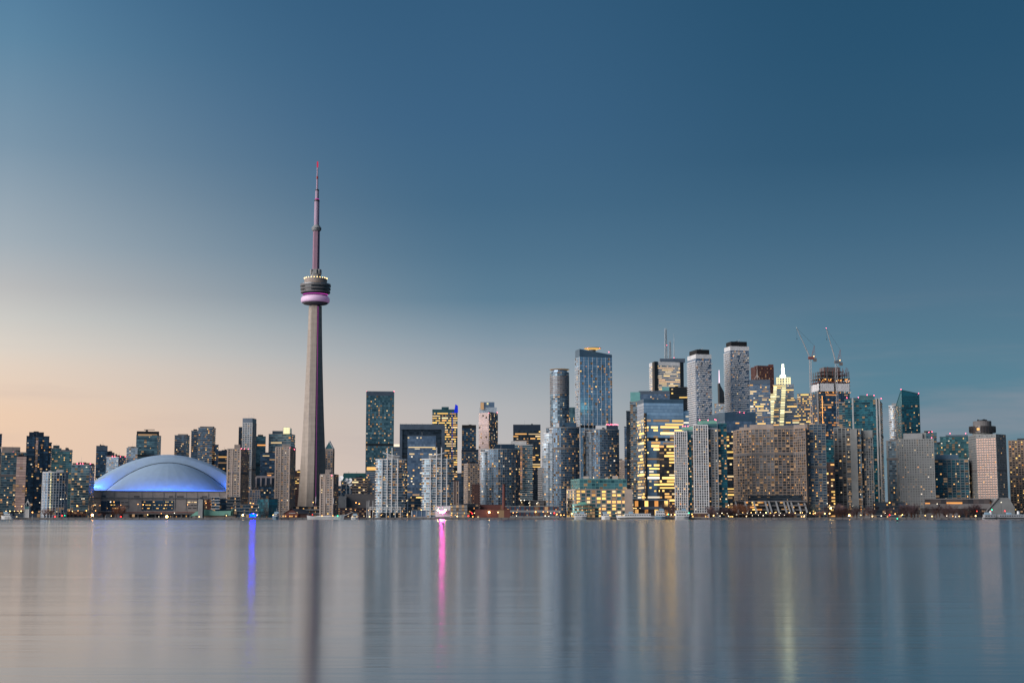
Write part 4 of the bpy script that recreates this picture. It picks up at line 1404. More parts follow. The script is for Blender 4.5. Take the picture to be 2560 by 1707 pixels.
# entrance pavilion in front of it
tower('pavilion', 'teal glass pavilion with lit rows before the concrete warehouse', 'pavilion', 1431, 1480, 1262, 1612, glass='glass_green', slab='copper_green', slab_h=.7, slab_out=.4, fl=3.4, bay=4.2, pier='metal_dark', pier_w=.25, lit=.45, litm=['lit_yellow', 'lit_warm', 'lit_orange'], curve=4, depth=14, clutter=0, pent=((1445, 1466, 1254.5, 'copper_green'),))
tower('pavilion', 'low glazed annex beside the teal glass pavilion', 'pavilion', 1478, 1497, 1270, 1616, glass='glass_dark', slab='copper_green', slab_h=.6, fl=3.2, bay=3.5, lit=.4, litm=LIT_OFFICE, depth=10, clutter=0)
tower(AB, 'thin grey slab beside the balcony tower with jade top', 'tower', 1561, 1569, 1068, 2040, glass='glass_slate', slab='metal_navy', lit=.03, clutter=0)
tower(CT, 'black slab tower sliver behind the jade topped balcony tower', 'tower', 1566, 1580, 1029, 2010, glass='glass_dark', slab='metal_dark', lit=.03, clutter=0)
tower(AB, 'pale stone block low behind the eastern lakefront condominium', 'building', 1545, 1563, 1152, 2050, glass='glass_cavity', slab='concrete_beige', slab_h=2.2, slab_out=.3, pier='concrete_beige', pier_w=2.4, bay=4.5, pier_out=.3, lit=.03, clutter=0, pent=((1547, 1556, 1147, 'metal_dark'),))
tower(CT, 'balcony tower with jade glass top beside the big mirror office', 'tower', 1576, 1600, 980, 1960, glass='glass_condo', slab='concrete_grey', slab_h=.7, slab_out=1.2, slab_name='balcony_slab', lit=.16, crown=26, crown_m='jade_glass', clutter=0, depth=20, fl=3.1)
tower(OT, 'grey glass crown peeping above the big mirror office', 'tower', 1597, 1674, 977, 2340, glass='glass_slate', slab='panel_slate', slab_h=.4, slab_out=.08, lit=.03, pent=((1655, 1673, 967, 'jade_glass'),), clutter=0, crown=8, crown_m='panel_slate')
# big mirrored office
r_, poly_, zt_, rg_ = tower(OT, 'big mirrored blue office with gold lit floors facing the lake', 'building', 1592, 1708, 997, 1850, xm=1609, a=14, glass='glass_mirror', slab='panel_blue', slab_h=.35, slab_out=.05, fl=4.0, bay=3.0, lit=.62, run=5, litm=LIT_PALE + ['lit_yellow'] * 3 + ['lit_gold'] * 5 + ['lit_dim'] * 3, zlit=(16, 126),
                            crown=10, crown_m='panel_blue', clutter=0, parapet=.8)
pp_, pz_ = front_rect(1705, 1722, 1028, 1862, 18)
facade(r_, pp_, GROUND, pz_, rg_, glass='glass_mirror', slab='panel_blue', slab_h=.35, slab_out=.05, fl=4, lit=.3, run=3, litm=LIT_PALE, wall='east_wing')
pp_, pz_ = front_rect(1648, 1690, 1112, 1845, 3)
facade(r_, pp_, GROUND, pz_, rg_, glass='glass_brown', slab='metal_dark', slab_h=.8, slab_out=.1, fl=4, bay=3, lit=.8, run=5, litm=LIT_OFFICE + ['lit_gold'] * 5, wall='lower_bay', parapet=0)
pp_, pz_ = front_rect(1609.5, 1617, 1032, 1846, 2)
facade(r_, pp_, 14, pz_, rg_, glass='glass_dark', slab='metal_dark', slab_h=.4, slab_out=.05, fl=4, bay=2, lit=.6, litm=LIT_OFFICE, wall='stair_strip', parapet=0)
tower('pavilion', 'lit lobby hall with amber soffit below the mirrored office', 'pavilion', 1585, 1672, 1251, 1680, glass='glass_brown', slab='panel_slate', slab_h=3.0, slab_out=1.0, fl=8.5, bay=6, run=1.01, lit=.4, litm=['lit_yellow', 'lit_warm', 'lit_orange'], clutter=0, depth=16, pier='panel_black', pier_w=1.2)
# white office tower with masts
r_, poly_, zt_, rg_ = tower(OT, 'white banded office tower carrying a tall lattice mast', 'tower', 1623, 1707, 904, 2760, xm=1638, a=18, glass='glass_dark', slab='paint_white', slab_h=2.2, slab_out=.25, slab_name='spandrel', fl=3.7, bay=3.2, lit=.34, run=5, litm=LIT_OFFICE, crown=10, crown_m='concrete_white', clutter=1)
A_, B_, C_, D_ = poly_
for t, F, T, w in ((.02, A_, B_, 7), (.955, A_, B_, 7), (.30, A_, D_, 8)):
    x, y = F[0] + (T[0] - F[0]) * t, F[1] + (T[1] - F[1]) * t
    MB().box(x - r_.location[0], y - r_.location[1], 0, zt_ - GROUND + .3, w, 3, math.atan2(T[1] - F[1], T[0] - F[0])).build('corner_shaft', 'glass_black', r_)
p_ = P(1665, 900, 2775)
mx, my, mz = (p_[0] - r_.location[0], p_[1] - r_.location[1], zt_ - GROUND)
MB().box(mx + 12, my, mz, mz + 7, 48, 12).build('penthouse', 'panel_slate', r_)
hm = P(1665, 821, 2775)[2] - GROUND
for dx, h_, rr in ((0, hm, 2.2), (8, hm - 24, 1.8)):
    lm_ = MB()
    for sx_, sy_ in ((-1, -1), (1, -1), (1, 1), (-1, 1)):
        lm_.tube((mx + dx + sx_ * rr, my + sy_ * rr, mz + 7), (mx + dx + sx_ * rr * .55, my + sy_ * rr * .55, h_), .45, n=4)
    k = 0
    zz1 = mz + 7
    while zz1 < h_ - 4:
        lm_.tube((mx + dx - rr * .8, my - rr, zz1), (mx + dx + rr * .8, my - rr, zz1 + 4), .3, n=4)
        lm_.tube((mx + dx + rr * .8, my - rr, zz1), (mx + dx - rr * .8, my - rr, zz1 + 4), .3, n=4)
        zz1 += 4
    lm_.build('lattice_mast', 'steel_grey', r_)
p_ = P(1684.5, 834, 2775)
MB().tube((p_[0] - r_.location[0], my, mz + 7), (p_[0] - r_.location[0], my, p_[2] - GROUND), .9, .2).build('whip_mast', 'steel_grey', r_)
beacon(r_, 1667, 863, 2770)
beacon(r_, 1685, 894, 2770)
tower(OT, 'black office tower behind the mirrored office shoulder', 'tower', 1673, 1722, 967, 2600, glass='glass_black', slab='panel_black', slab_h=.9, slab_out=.1, fl=3.8, lit=.06, run=3, litm=LIT_OFFICE, crown=3, crown_m='panel_black', clutter=2)


def wave_tower(label, xl, xm, xr, yt, Y):
    """tall condominium with uneven white balcony bands and a black cap"""
    r, poly, zt, rg = tower(CT, label, 'tower', xl, xr, yt + 23, Y, xm=xm, a=20, glass='glass_slate', slab=None, fl=3.05, bay=2.8, lit=.03, clutter=0, parapet=0)
    nf = int((zt - GROUND) / 3.05)
    lp = local(r, poly)
    full = MB().prism(offset_poly(lp, .5), 0, .5).mesh('floor_slab', 'concrete_white')
    A, B = lp[0], lp[1]
    L = math.dist(A, B)
    u = ((B[0] - A[0]) / L, (B[1] - A[1]) / L)
    nn = (u[1], -u[0])
    rot = math.atan2(u[1], u[0])
    bal = {k: MB().box(0, 0, 0, 1.5, k, 2.6).mesh('balcony', 'concrete_white') for k in (6, 9, 13)}
    A2, D2 = lp[0], lp[3]
    L2 = math.dist(A2, D2)
    u2 = ((D2[0] - A2[0]) / L2, (D2[1] - A2[1]) / L2)
    n2 = (-u2[1], u2[0])
    side = MB().box(0, 0, 0, 1.5, L2 * .98, 1.6).mesh('balcony', 'concrete_white')
    for k in range(nf):
        z_ = k * 3.05
        if z_ < 60:
            continue
        link('floor_slab', full, r, (0, 0, z_))
        link('balcony', side, r, (A2[0] + u2[0] * L2 / 2 + n2[0] * .8, A2[1] + u2[1] * L2 / 2 + n2[1] * .8, z_ + .02), rot=math.atan2(u2[1], u2[0]))
        s = rg.uniform(0, 5)
        while s < L - 4:
            w = rg.choice((6, 9, 13))
            if s + w > L + 1:
                w = 6
            c = min(s + w / 2, L - w / 2 + 1)
            link('balcony', bal[w], r, (A[0] + u[0] * c + nn[0] * .9, A[1] + u[1] * c + nn[1] * .9, z_ + .03), rot=rot)
            s += w + rg.choice((1.2, 2.5, 4, 5))
    zt2 = P(xm, yt, Y)[2]
    hh = zt2 - zt
    block(r, 'glass_crown', 'concrete_white', offset_poly(poly, .3), zt, zt + hh * .47)
    block(r, 'black_cap', 'panel_black', offset_poly(poly, -2.0), zt + hh * .47, zt + hh)
    c = centroid(poly)
    MB().tube((-6, 0, zt2 - GROUND), (2, 0, zt2 - GROUND + 2.4), .5).tube((2, 0, zt2 - GROUND), (5, 0, zt2 - GROUND + 4), .4).build('window_crane', 'steel_grey', r)
    return r


wave_tower('western of two white banded towers with black caps', 1719, 1740, 1778, 873, 2050)
wave_tower('eastern of two white banded towers with black caps', 1811, 1826, 1872, 853, 2100)
# curved spire tower
r_ = thing('spire_tower', 'dark curved spire tower tipped with a pink lit mast', 'tower', (P(1804, 1000, 2650)[0], 2650, GROUND))
prof = [(1797.5, 957, 1799.5), (1797.7, 965, 1802), (1798, 972, 1806), (1798.3, 980, 1810), (1798.6, 1000, 1812), (1799, 1030, 1813), (1799.5, 1060, 1814)]
v, f = [], []
for a_, y_, b2 in prof:
    for x_, d_ in ((a_, 0), (b2, 0), (b2, 20), (a_, 20)):
        p_ = P(x_, y_, 2650)
        v.append((p_[0] - r_.location[0], d_, p_[2] - GROUND))
n_ = len(prof)
for j in range(n_ - 1):
    for i in range(4):
        i2 = (i + 1) % 4
        f.append([(j + 1) * 4 + i, (j + 1) * 4 + i2, j * 4 + i2, j * 4 + i])
f.append([0, 1, 2, 3])
MB().add(v, f).build('curved_body', 'metal_dark', r_)
MB().box(2, 10, 0, v[-1][2], 10, 18).build('lower_wall', 'metal_dark', r_)
p_ = P(1798.3, 957, 2652)
q_ = P(1798.3, 925, 2652)
MB().tube((p_[0] - r_.location[0], 3, p_[2] - GROUND - 1), (p_[0] - r_.location[0], 3, q_[2] - GROUND), 1.1, .6).build('lit_mast', 'lit_mast', r_)
tower(OT, 'pale low block with rosy lit roof beside the spire tower', 'building', 1786, 1812, 1010, 2500, glass='glass_pale', slab='concrete_tan', lit=.05, clutter=0, pent=((1795, 1804, 1022, 'lit_crown'),))
# lakefront pair with jade tops
def jade_pair(label, parts, top, Y, yt):
    xl, xr = parts[0][0], parts[-1][1]
    C = P((xl + xr) / 2, yt, Y + 10)
    r = thing(AB, label, 'tower', (C[0], C[1], GROUND))
    rg = rng_()
    for x0, x1, y0, dy, st in parts:
        pp, pz = front_rect(x0, x1, y0, Y + dy, 20)
        facade(r, pp, GROUND, pz, rg, **st)
    for x0, x1, y0, dy, mt in top:
        pp, pz = front_rect(x0, x1, y0, Y + dy, 10)
        zb_ = P(x0, y0 + 9, Y + dy)[2]
        block(r, 'roof_house', mt, pp, zb_, pz)
    return r


WG = dict(glass='glass_cavity', slab='concrete_white', slab_h=.55, slab_out=.35, fl=2.85, bay=2.5, pier='concrete_white', pier_w=.75, pier_out=.5, lit=.05, wall='gridded_wall')
GG = dict(glass='glass_cavity', slab='concrete_grey', slab_h=1.1, slab_out=.3, fl=2.85, bay=3.4, pier='concrete_grey', pier_w=1.2, pier_out=.32, lit=.13, wall='grey_wall')
TT = dict(glass='glass_deepteal', slab='metal_teal', slab_h=.4, slab_out=.2, fl=2.85, bay=3, lit=.1, wall='teal_wall')
jp1 = jade_pair('western jade topped lakefront tower with white gridded front', [(1686, 1717, 1080, 0, WG), (1717, 1728, 1086, 3, TT), (1725, 1735, 1095, 5, GG)], ((1704, 1735, 1066, 8, 'copper_green'), (1714, 1735, 1077, 3.5, 'metal_teal')), 1660, 1065)
jp2 = jade_pair('eastern jade topped lakefront tower with white, grey and teal faces', [(1733.5, 1769, 1064, 0, WG), (1769, 1794, 1074, 3, GG), (1794, 1816, 1060, 8, TT)], ((1744, 1792, 1051, 10, 'copper_green'), (1757, 1793, 1059, 6, 'metal_teal')), 1650, 1050)
for px_ in (1707, 1713, 1720):
    beacon(jp1, px_, 1065, 1668)
for px_ in (1749, 1770, 1790):
    beacon(jp2, px_, 1050, 1660)
r_, poly_, zt_, rg_ = tower(OT, 'low blue glass office with dark yellow lit bay behind jade pair', 'building', 1772, 1889, 1030, 1960, glass='glass_slate', slab='panel_blue', slab_h=.4, slab_out=.06, fl=4, bay=3, lit=.04, run=3, litm=LIT_PALE, crown=22, crown_m='panel_blue', clutter=3, xm=1812, a=20,
                            beacons=((1787, 1048, 1950), (1849, 1030), (1860, 1032)))
pp_, pz_ = front_rect(1811, 1852, 1080, 1925, 3)
facade(r_, pp_, GROUND, pz_, rg_, glass='glass_dark', slab='metal_dark', slab_h=.8, slab_out=.1, fl=4, bay=3, lit=.42, run=4, litm=LIT_OFFICE, wall='lit_bay', parapet=0)
# red granite tower
r_, poly_, zt_, rg_ = tower(OT, 'dark red granite office tower with notched top', 'tower', 1877, 1934, 918, 2800, xm=1889, a=25, glass='glass_brown', slab='granite_red', slab_h=1.5, slab_out=.2, slab_name='spandrel', fl=4, bay=4, pier='granite_red', pier_w=1.9, pier_out=.22, lit=.10, litm=['lit_dim', 'lit_orange'], clutter=0)
block(r_, 'penthouse', 'granite_red', shrink(poly_, .7), zt_, zt_ + 4)
p_ = P(1927, 914, 2815)
MB().box(p_[0] - r_.location[0], 0, zt_ - GROUND, p_[2] - GROUND + 2, 9, 9).build('roof_unit', 'granite_red', r_)
r_, poly_, zt_, rg_ = tower(OT, 'silver glass office tower with tripod aerial on roof', 'tower', 1874, 1925, 949, 2620, glass='glass_slate', slab='metal_silver', slab_h=1.0, slab_out=.12, fl=3.9, bay=3, lit=.22, run=3, litm=LIT_OFFICE + LIT_PALE, crown=11, crown_m='panel_slate', clutter=0)
p_, q_ = P(1894, 947, 2630), P(1894, 914, 2630)
am = MB().tube((p_[0] - r_.location[0], 0, p_[2] - GROUND), (p_[0] - r_.location[0], 0, q_[2] - GROUND), .7, .2)
for dx in (-5, 5):
    am.tube((p_[0] - r_.location[0] + dx, 0, p_[2] - GROUND), (p_[0] - r_.location[0], 0, p_[2] - GROUND + 8), .4)
am.build('tripod_aerial', 'crane_white', r_)
# stepped, floodlit tower
r_ = thing(OT, 'stepped stone tower with floodlit tiers and glowing spire', 'tower', (P(1957, 1000, 2700)[0], 2712, GROUND))
rg_ = rng_()
for x0, x1, y0, dy in ((1922, 1997, 1022, 0), (1926, 1992, 998, 5), (1933, 1984, 962, 10)):
    pp_, pz_ = front_rect(x0, x1, y0, 2700 + dy, 30)
    facade(r_, pp_, GROUND if dy == 0 else 120, pz_, rg_, glass='glass_slate', slab='concrete_grey', slab_h=1.5, slab_out=.2, slab_name='spandrel', fl=4, bay=3, lit=.2, run=3, litm=LIT_OFFICE + ['lit_crown'], wall='tier')
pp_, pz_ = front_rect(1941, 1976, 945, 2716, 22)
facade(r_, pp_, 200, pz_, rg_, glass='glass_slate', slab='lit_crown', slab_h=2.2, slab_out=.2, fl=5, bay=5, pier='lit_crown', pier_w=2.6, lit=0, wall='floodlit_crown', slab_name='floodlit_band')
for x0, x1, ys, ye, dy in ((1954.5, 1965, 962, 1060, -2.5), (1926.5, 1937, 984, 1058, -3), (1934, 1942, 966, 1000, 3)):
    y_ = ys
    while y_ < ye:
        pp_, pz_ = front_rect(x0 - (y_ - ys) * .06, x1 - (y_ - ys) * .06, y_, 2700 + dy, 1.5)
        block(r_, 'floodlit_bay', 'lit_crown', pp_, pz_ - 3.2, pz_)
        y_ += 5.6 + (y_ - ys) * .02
for x0, x1, y0, y1 in ((1950, 1964, 938, 945), (1953.5, 1961, 920, 938), (1954.7, 1959.4, 910, 920)):
    pp_, pz_ = front_rect(x0, x1, y0, 2722, 6)
    block(r_, 'lit_spire', 'lit_spire', pp_, P(x0, y1, 2722)[2], pz_)
tower(OT, 'shorter stone tower with glowing top beside the stepped tower', 'tower', 1993, 2030, 985, 2780, glass='glass_slate', slab='concrete_grey', slab_h=1.6, slab_out=.2, fl=4, bay=3, lit=.4, run=2, litm=LIT_OFFICE, pent=((1993, 2013, 984.6, 'lit_crown'), (2019, 2030, 990, 'concrete_grey')), clutter=0)
# wide brown lakefront slab, folded in plan
HS = dict(glass='glass_cavity', slab='concrete_brown', slab_h=.7, slab_out=.45, slab_name='spandrel', fl=3.0, bay=4.6, pier='concrete_brown', pier_w=.7, pier_out=.46, lit=.085, litm=['lit_orange', 'lit_warm', 'lit_orange', 'lit_dim', 'lit_warm'])
r_ = thing(AB, 'wide folded brown apartment slab with orange lit rooms by the lake', 'building', (P(1930, 1100, 1720)[0], 1720, GROUND))
rg_ = rng_()
zt_ = P(1930, 1062, 1700)[2]
pts_px = [(1842, 1735), (1878, 1712), (1934, 1704), (1983, 1702), (2013, 1678)]
front = [P(x, 1070, y)[:2] for x, y in pts_px]
body = front + [(front[-1][0] + 3, front[-1][1] + 26), (front[2][0], front[2][1] + 30), (front[0][0], front[0][1] + 28)]
facade(r_, body, GROUND, zt_ - 5, rg_, wall='wall', **HS)
for x0, x1, y0, dy, mt in ((1874, 1934, 1061, 1716, 'concrete_tan'), (1848, 1876, 1068, 1738, 'concrete_tan'), (1935, 1984, 1063, 1712, 'concrete_dim'), (1984, 2012, 1061.5, 1700, 'concrete_tan')):
    pp_, pz_ = front_rect(x0, x1, y0, dy, 10)
    block(r_, 'penthouse', mt, pp_, zt_ - 5, pz_)
MB().box(P(1862, 1062, 1745)[0] - r_.location[0], 20, zt_ - GROUND - 5, zt_ - GROUND + 3, 3, 3).build('chimney', 'concrete_tan', r_)
r_, poly_, zt_, rg_ = tower(AB, 'grey eastern wing of the folded brown slab with blank edge', 'building', 2010, 2063, 1062, 1690, xm=2013.5, a=10, glass='glass_navy', slab='concrete_dusk', slab_h=.9, slab_out=.3, slab_name='spandrel', fl=3.0, bay=4.4, pier='concrete_dusk', pier_w=.5, pier_out=.25,
                            lit=.10, litm=['lit_orange', 'lit_warm', 'lit_yellow', 'lit_dim'], clutter=0)
MB().box(poly_[0][0] - r_.location[0] + .4, poly_[0][1] - r_.location[1] - .2, 0, zt_ - GROUND + 1.3, 3.4, 3.0).build('edge_fin', 'concrete_tan', r_)
# terraced podium with raking fins
r_ = thing('terrace_podium', 'terraced podium with raking concrete fins below the brown slab', 'podium', (P(1925, 1285, 1650)[0], 1660, GROUND))
pz0 = P(1925, 1251, 1660)[2]
pp_, _z = front_rect(1832, 2016, 1251, 1672, 24)
MB().prism(local(r_, pp_), 0, pz0 - GROUND - 1).build('rear_wall', 'glass_cavity', r_)
for k in range(4):
    pp_, _z = front_rect(1832, 2016, 1251, 1668 - k * 4, 6 + k * 4)
    z_ = (pz0 - GROUND) * (1 - k * .25)
    MB().prism(local(r_, pp_), z_ - 1.3, z_).build('terrace', 'concrete_dim', r_)
for px_ in (1838, 1862, 1884, 1913, 1922, 1940, 1959, 1968, 1977, 1995, 2010):
    a_, b2 = P(px_, 1252, 1666), P(px_ + 9, 1281, 1648)
    mm = MB()
    a_ = (a_[0] - r_.location[0], a_[1] - r_.location[1], a_[2] - GROUND)
    b2 = (b2[0] - r_.location[0], b2[1] - r_.location[1], max(.2, b2[2] - GROUND))
    mm.add([(a_[0] - .7, a_[1], a_[2]), (a_[0] + .7, a_[1], a_[2]), (a_[0] + .7, a_[1] + 3, a_[2]), (a_[0] - .7, a_[1] + 3, a_[2]),
            (b2[0] - .7, b2[1], b2[2]), (b2[0] + .7, b2[1], b2[2]), (b2[0] + .7, b2[1] + 3, b2[2] - 1), (b2[0] - .7, b2[1] + 3, b2[2] - 1)],
           [[0, 1, 2, 3], [7, 6, 5, 4], [4, 5, 1, 0], [5, 6, 2, 1], [6, 7, 3, 2], [7, 4, 0, 3]])
    mm.build('raking_fin', 'concrete_grey', r_)
for k in range(22):
    x_ = RND.uniform(1835, 2010)
    if k < 8:
        x_ = RND.uniform(1880, 1915)
    y_ = RND.choice((1257, 1263, 1269, 1275))
    p_ = P(x_, y_, 1654)
    link('lit_window', window_mesh(RND.choice(('lit_warm', 'lit_orange', 'lit_yellow'))), r_, (p_[0] - r_.location[0], 10 - (y_ - 1251) * .5, p_[2] - GROUND), scale=(RND.uniform(1.2, 5), 1, 1.6))
tower(AB, 'dark hedge topped terrace block behind the raking fins', 'building', 1870, 2004, 1240, 1690, glass='glass_dark', slab='metal_dark', slab_h=1.5, lit=.02, clutter=0, depth=8)
# ---------------------------------------------------------------- eastern skyline
# tower under construction
r_, poly_, zt_, rg_ = tower(OT, 'unfinished tower with open floors and white weather screen', 'tower', 2029, 2124, 983, 2300, xm=2050, a=20, glass='glass_navy', slab='metal_navy', slab_h=.8, slab_out=.1, fl=4, bay=3, lit=.15, run=2, litm=['lit_orange', 'lit_warm', 'lit_dim'], clutter=0, parapet=0)
zz0 = zt_
ztop = P(2050, 928, 2300)[2]
core = shrink(poly_, .55)
block(r_, 'concrete_core', 'concrete_dim', core, zz0, P(2050, 916, 2300)[2])
nfl = 6
colm = MB().box(0, 0, 0, (ztop - zz0), 1.1, 1.1).mesh('column', 'concrete_dim')
lp_ = local(r_, poly_)
for k in range(nfl + 1):
    z_ = zz0 - GROUND + (ztop - zz0) * k / nfl
    MB().prism(offset_poly(lp_, 1.2 if k < 5 else -3 - 3 * (k - 5)), z_, z_ + .9).build('floor_slab', 'concrete_dim' if k != 3 else 'crane_red', r_)
for i in range(4):
    p0, p1 = lp_[i], lp_[(i + 1) % 4]
    for t in (0.02, .25, .5, .75):
        link('column', colm, r_, (p0[0] + (p1[0] - p0[0]) * t, p0[1] + (p1[1] - p0[1]) * t, zz0 - GROUND))
zw0, zw1 = P(2050, 978, 2300)[2] - GROUND, P(2050, 958, 2300)[2] - GROUND
scr = offset_poly(lp_, 1.6)
A_, B_, C_, D_ = scr
nsc = 15
for k in range(nsc):
    if k == 7:
        continue
    x0, y0 = A_[0] + (B_[0] - A_[0]) * (.04 + .92 * k / nsc), A_[1] + (B_[1] - A_[1]) * (.04 + .92 * k / nsc)
    x1, y1 = A_[0] + (B_[0] - A_[0]) * (.04 + .92 * (k + .94) / nsc), A_[1] + (B_[1] - A_[1]) * (.04 + .92 * (k + .94) / nsc)
    MB().prism([(x0, y0), (x1, y1), (x1 - .1, y1 + .5), (x0 - .1, y0 + .5)], zw0, zw1).build('screen_panel', 'tarp_white', r_)
for k in range(4):
    t0, t1 = .05 + .22 * k, .05 + .22 * k + .2
    x0, y0 = A_[0] + (D_[0] - A_[0]) * t0, A_[1] + (D_[1] - A_[1]) * t0
    x1, y1 = A_[0] + (D_[0] - A_[0]) * t1, A_[1] + (D_[1] - A_[1]) * t1
    MB().prism([(x1, y1), (x0, y0), (x0 + .5, y0 + .1), (x1 + .5, y1 + .1)], zw0 + 1, zw1 - k % 2).build('screen_panel', 'tarp_white', r_)
site = MB().ball((0, 0, 0), .34).mesh('site_lamp', 'lamp_orange')
for k in range(46):
    t = rg_.uniform(0, 1)
    z_ = rg_.choice((P(2050, 953, 2300)[2], P(2050, 947, 2300)[2], P(2050, 981, 2300)[2], P(2050, 950, 2300)[2])) - GROUND + rg_.uniform(-1, 1)
    link('site_lamp', site, r_, (A_[0] + (B_[0] - A_[0]) * t, A_[1] + (B_[1] - A_[1]) * t + rg_.uniform(-.6, 6), z_))
for k in range(44):
    p_ = P(2054 - k * .04, 990 + k * 2.4, 2298)
    link('site_lamp', site, r_, (lp_[0][0] + 3, lp_[0][1] - 1.2, p_[2] - GROUND))
MB().prism([(A_[0] - 3.5, A_[1] + 4), (A_[0] - 1.6, A_[1] + 1), (A_[0], A_[1] + 3), (A_[0] - 2, A_[1] + 6)], 0, zw0).build('hoist_track', 'steel_grey', r_)
for k in range(18):
    t = rg_.uniform(0, 1)
    i = rg_.choice((0, 0, 3))
    p0, p1 = lp_[i], lp_[(i + 1) % 4]
    x, y = p0[0] + (p1[0] - p0[0]) * t, p0[1] + (p1[1] - p0[1]) * t
    MB().tube((x, y, ztop - GROUND - 8), (x, y, ztop - GROUND + rg_.uniform(1, 9)), .35, n=5).build('formwork_prop', 'steel_rust', r_)


def crane(label, bx, by, y_cab, tipx, tipy, Y, mat):
    """luffing tower crane: lattice mast, cab, raised jib, counter jib, hook"""
    b = P(bx, 1180, Y)
    xm_ = P(bx, y_cab, Y)
    root = thing('tower_crane', label, 'crane', (xm_[0], Y, GROUND))
    zc = xm_[2] - GROUND
    mm = MB()
    w = 1.3
    for sx_, sy_ in ((-1, -1), (1, -1), (1, 1), (-1, 1)):
        mm.tube((sx_ * w, sy_ * w, 0), (sx_ * w, sy_ * w, zc), .2, n=4)
    z_ = 0
    while z_ < zc - 3:
        mm.tube((-w, -w, z_), (w, -w, z_ + 3), .1, n=4)
        mm.tube((w, -w, z_), (-w, -w, z_ + 3), .1, n=4)
        mm.tube((-w, w, z_), (-w, -w, z_ + 3), .1, n=4)
        z_ += 3
    mm.build('lattice_mast', mat, root)
    MB().box(1.5, 0, zc, zc + 4, 9, 4).build('slewing_cab', 'crane_red' if mat == 'crane_white' else mat, root)
    MB().box(7.5, 0, zc - 3.5, zc + 1.5, 5, 3.4).build('counterweight', 'concrete_dim', root)
    t = P(tipx, tipy, Y)
    tip = (t[0] - xm_[0], -8.0, t[2] - GROUND)
    mm = MB()
    base = (-1.5, 0, zc + 4)
    for dx, dy, dz in ((0, -1, 0), (0, 1, 0), (1.0, 0, 1.2)):
        mm.tube((base[0] + dx, base[1] + dy, base[2] + dz), (tip[0] + dx * .2, tip[1] + dy * .3, tip[2] + dz * .3), .22, .16, n=4)
    for k in range(18):
        u, v = k / 18, (k + 1) / 18
        p0 = [base[i] + (tip[i] - base[i]) * u for i in range(3)]
        p1 = [base[i] + (tip[i] - base[i]) * v for i in range(3)]
        s = 1 - u * .7
        mm.tube((p0[0], p0[1] - s, p0[2]), (p1[0] + s, p1[1], p1[2] + 1.2 * s), .1, n=4)
        mm.tube((p0[0] + s, p0[1], p0[2] + 1.2 * s), (p1[0], p1[1] + s, p1[2]), .1, n=4)
    mm.build('jib', 'crane_white', root)
    af = (7, 0, zc + 22)
    MB().tube((2, 0, zc + 4), af, .3).tube((8, 0, zc + 2), af, .25).tube((4, 0, zc + 4), (5.5, 0, zc + 14), .3).build('gantry_frame', 'crane_red', root)
    MB().tube(af, tip, .14, n=4).build('pendant_line', 'steel_grey', root)
    MB().tube(tip, (tip[0] + .2, tip[1], tip[2] - 16), .1, n=4).build('hoist_rope', 'paint_dark', root)
    MB().box(tip[0] + .2, tip[1], tip[2] - 18, tip[2] - 16, .9, .9).build('hook_block', 'paint_dark', root)
    MB().ball((tip[0], tip[1], tip[2] + .8), .45).build('tip_lamp', 'beacon_red' if mat != 'crane_white' else 'lit_white', root)
    MB().ball((5.5, -2.4, zc + 4.5), .6).build('cab_lamp', 'lamp_amber', root)
    return root


crane('red cabbed luffing crane left of the unfinished tower', 2025.5, 0, 898, 1989, 822, 2285, 'crane_white')
crane('grey luffing crane rising before the unfinished tower', 2090.5, 0, 908, 2063, 823, 2275, 'steel_grey')

tower(CT, 'dark teal block wedged between brown slab and grey tower', 'building', 2058, 2090, 1101, 1920, glass='glass_deepteal', slab='metal_teal', slab_h=.5, slab_out=.1, lit=.06, clutter=0, yb=1160)
tower(OT, 'brown office with yellow lit row between the lakefront towers', 'building', 2060, 2092, 1158, 1860, glass='glass_brown', slab='brick_dark', slab_h=1.2, slab_out=.15, fl=3.8, bay=2.8, lit=.24, run=2, litm=LIT_OFFICE, clutter=0)
r_, poly_, zt_, rg_ = tower(CT, 'broad teal twin-slab condominium with red beacons and tall fins', 'tower', 2112, 2205, 999, 1850, xm=2196, a=87, glass='glass_deepteal', slab='metal_teal', slab_h=.5, slab_out=.5, fl=3, bay=3.4, lit=.05, clutter=1, pent=((2148, 2186, 988, 'metal_teal'), (2118, 2148, 995, 'metal_navy')),
                            beacons=((2117, 994), (2146, 993), (2168, 987), (2185, 988), (2203, 996)))
pp_, pz_ = front_rect(2097, 2113, 1008, 1868, 20)
facade(r_, pp_, GROUND, pz_, rg_, glass='glass_deepteal', slab='concrete_grey', slab_h=.5, slab_out=1.0, slab_name='balcony_slab', lit=.06, wall='west_wing')
for px_ in (2131.5, 2191, 2197.5):
    p_ = P(px_, 1000, 1846 if px_ < 2190 else 1848)
    MB().box(p_[0] - r_.location[0], p_[1] - r_.location[1], 0, zt_ - GROUND + 2, 1.5, 1.6).build('tall_fin', 'concrete_pale', r_)
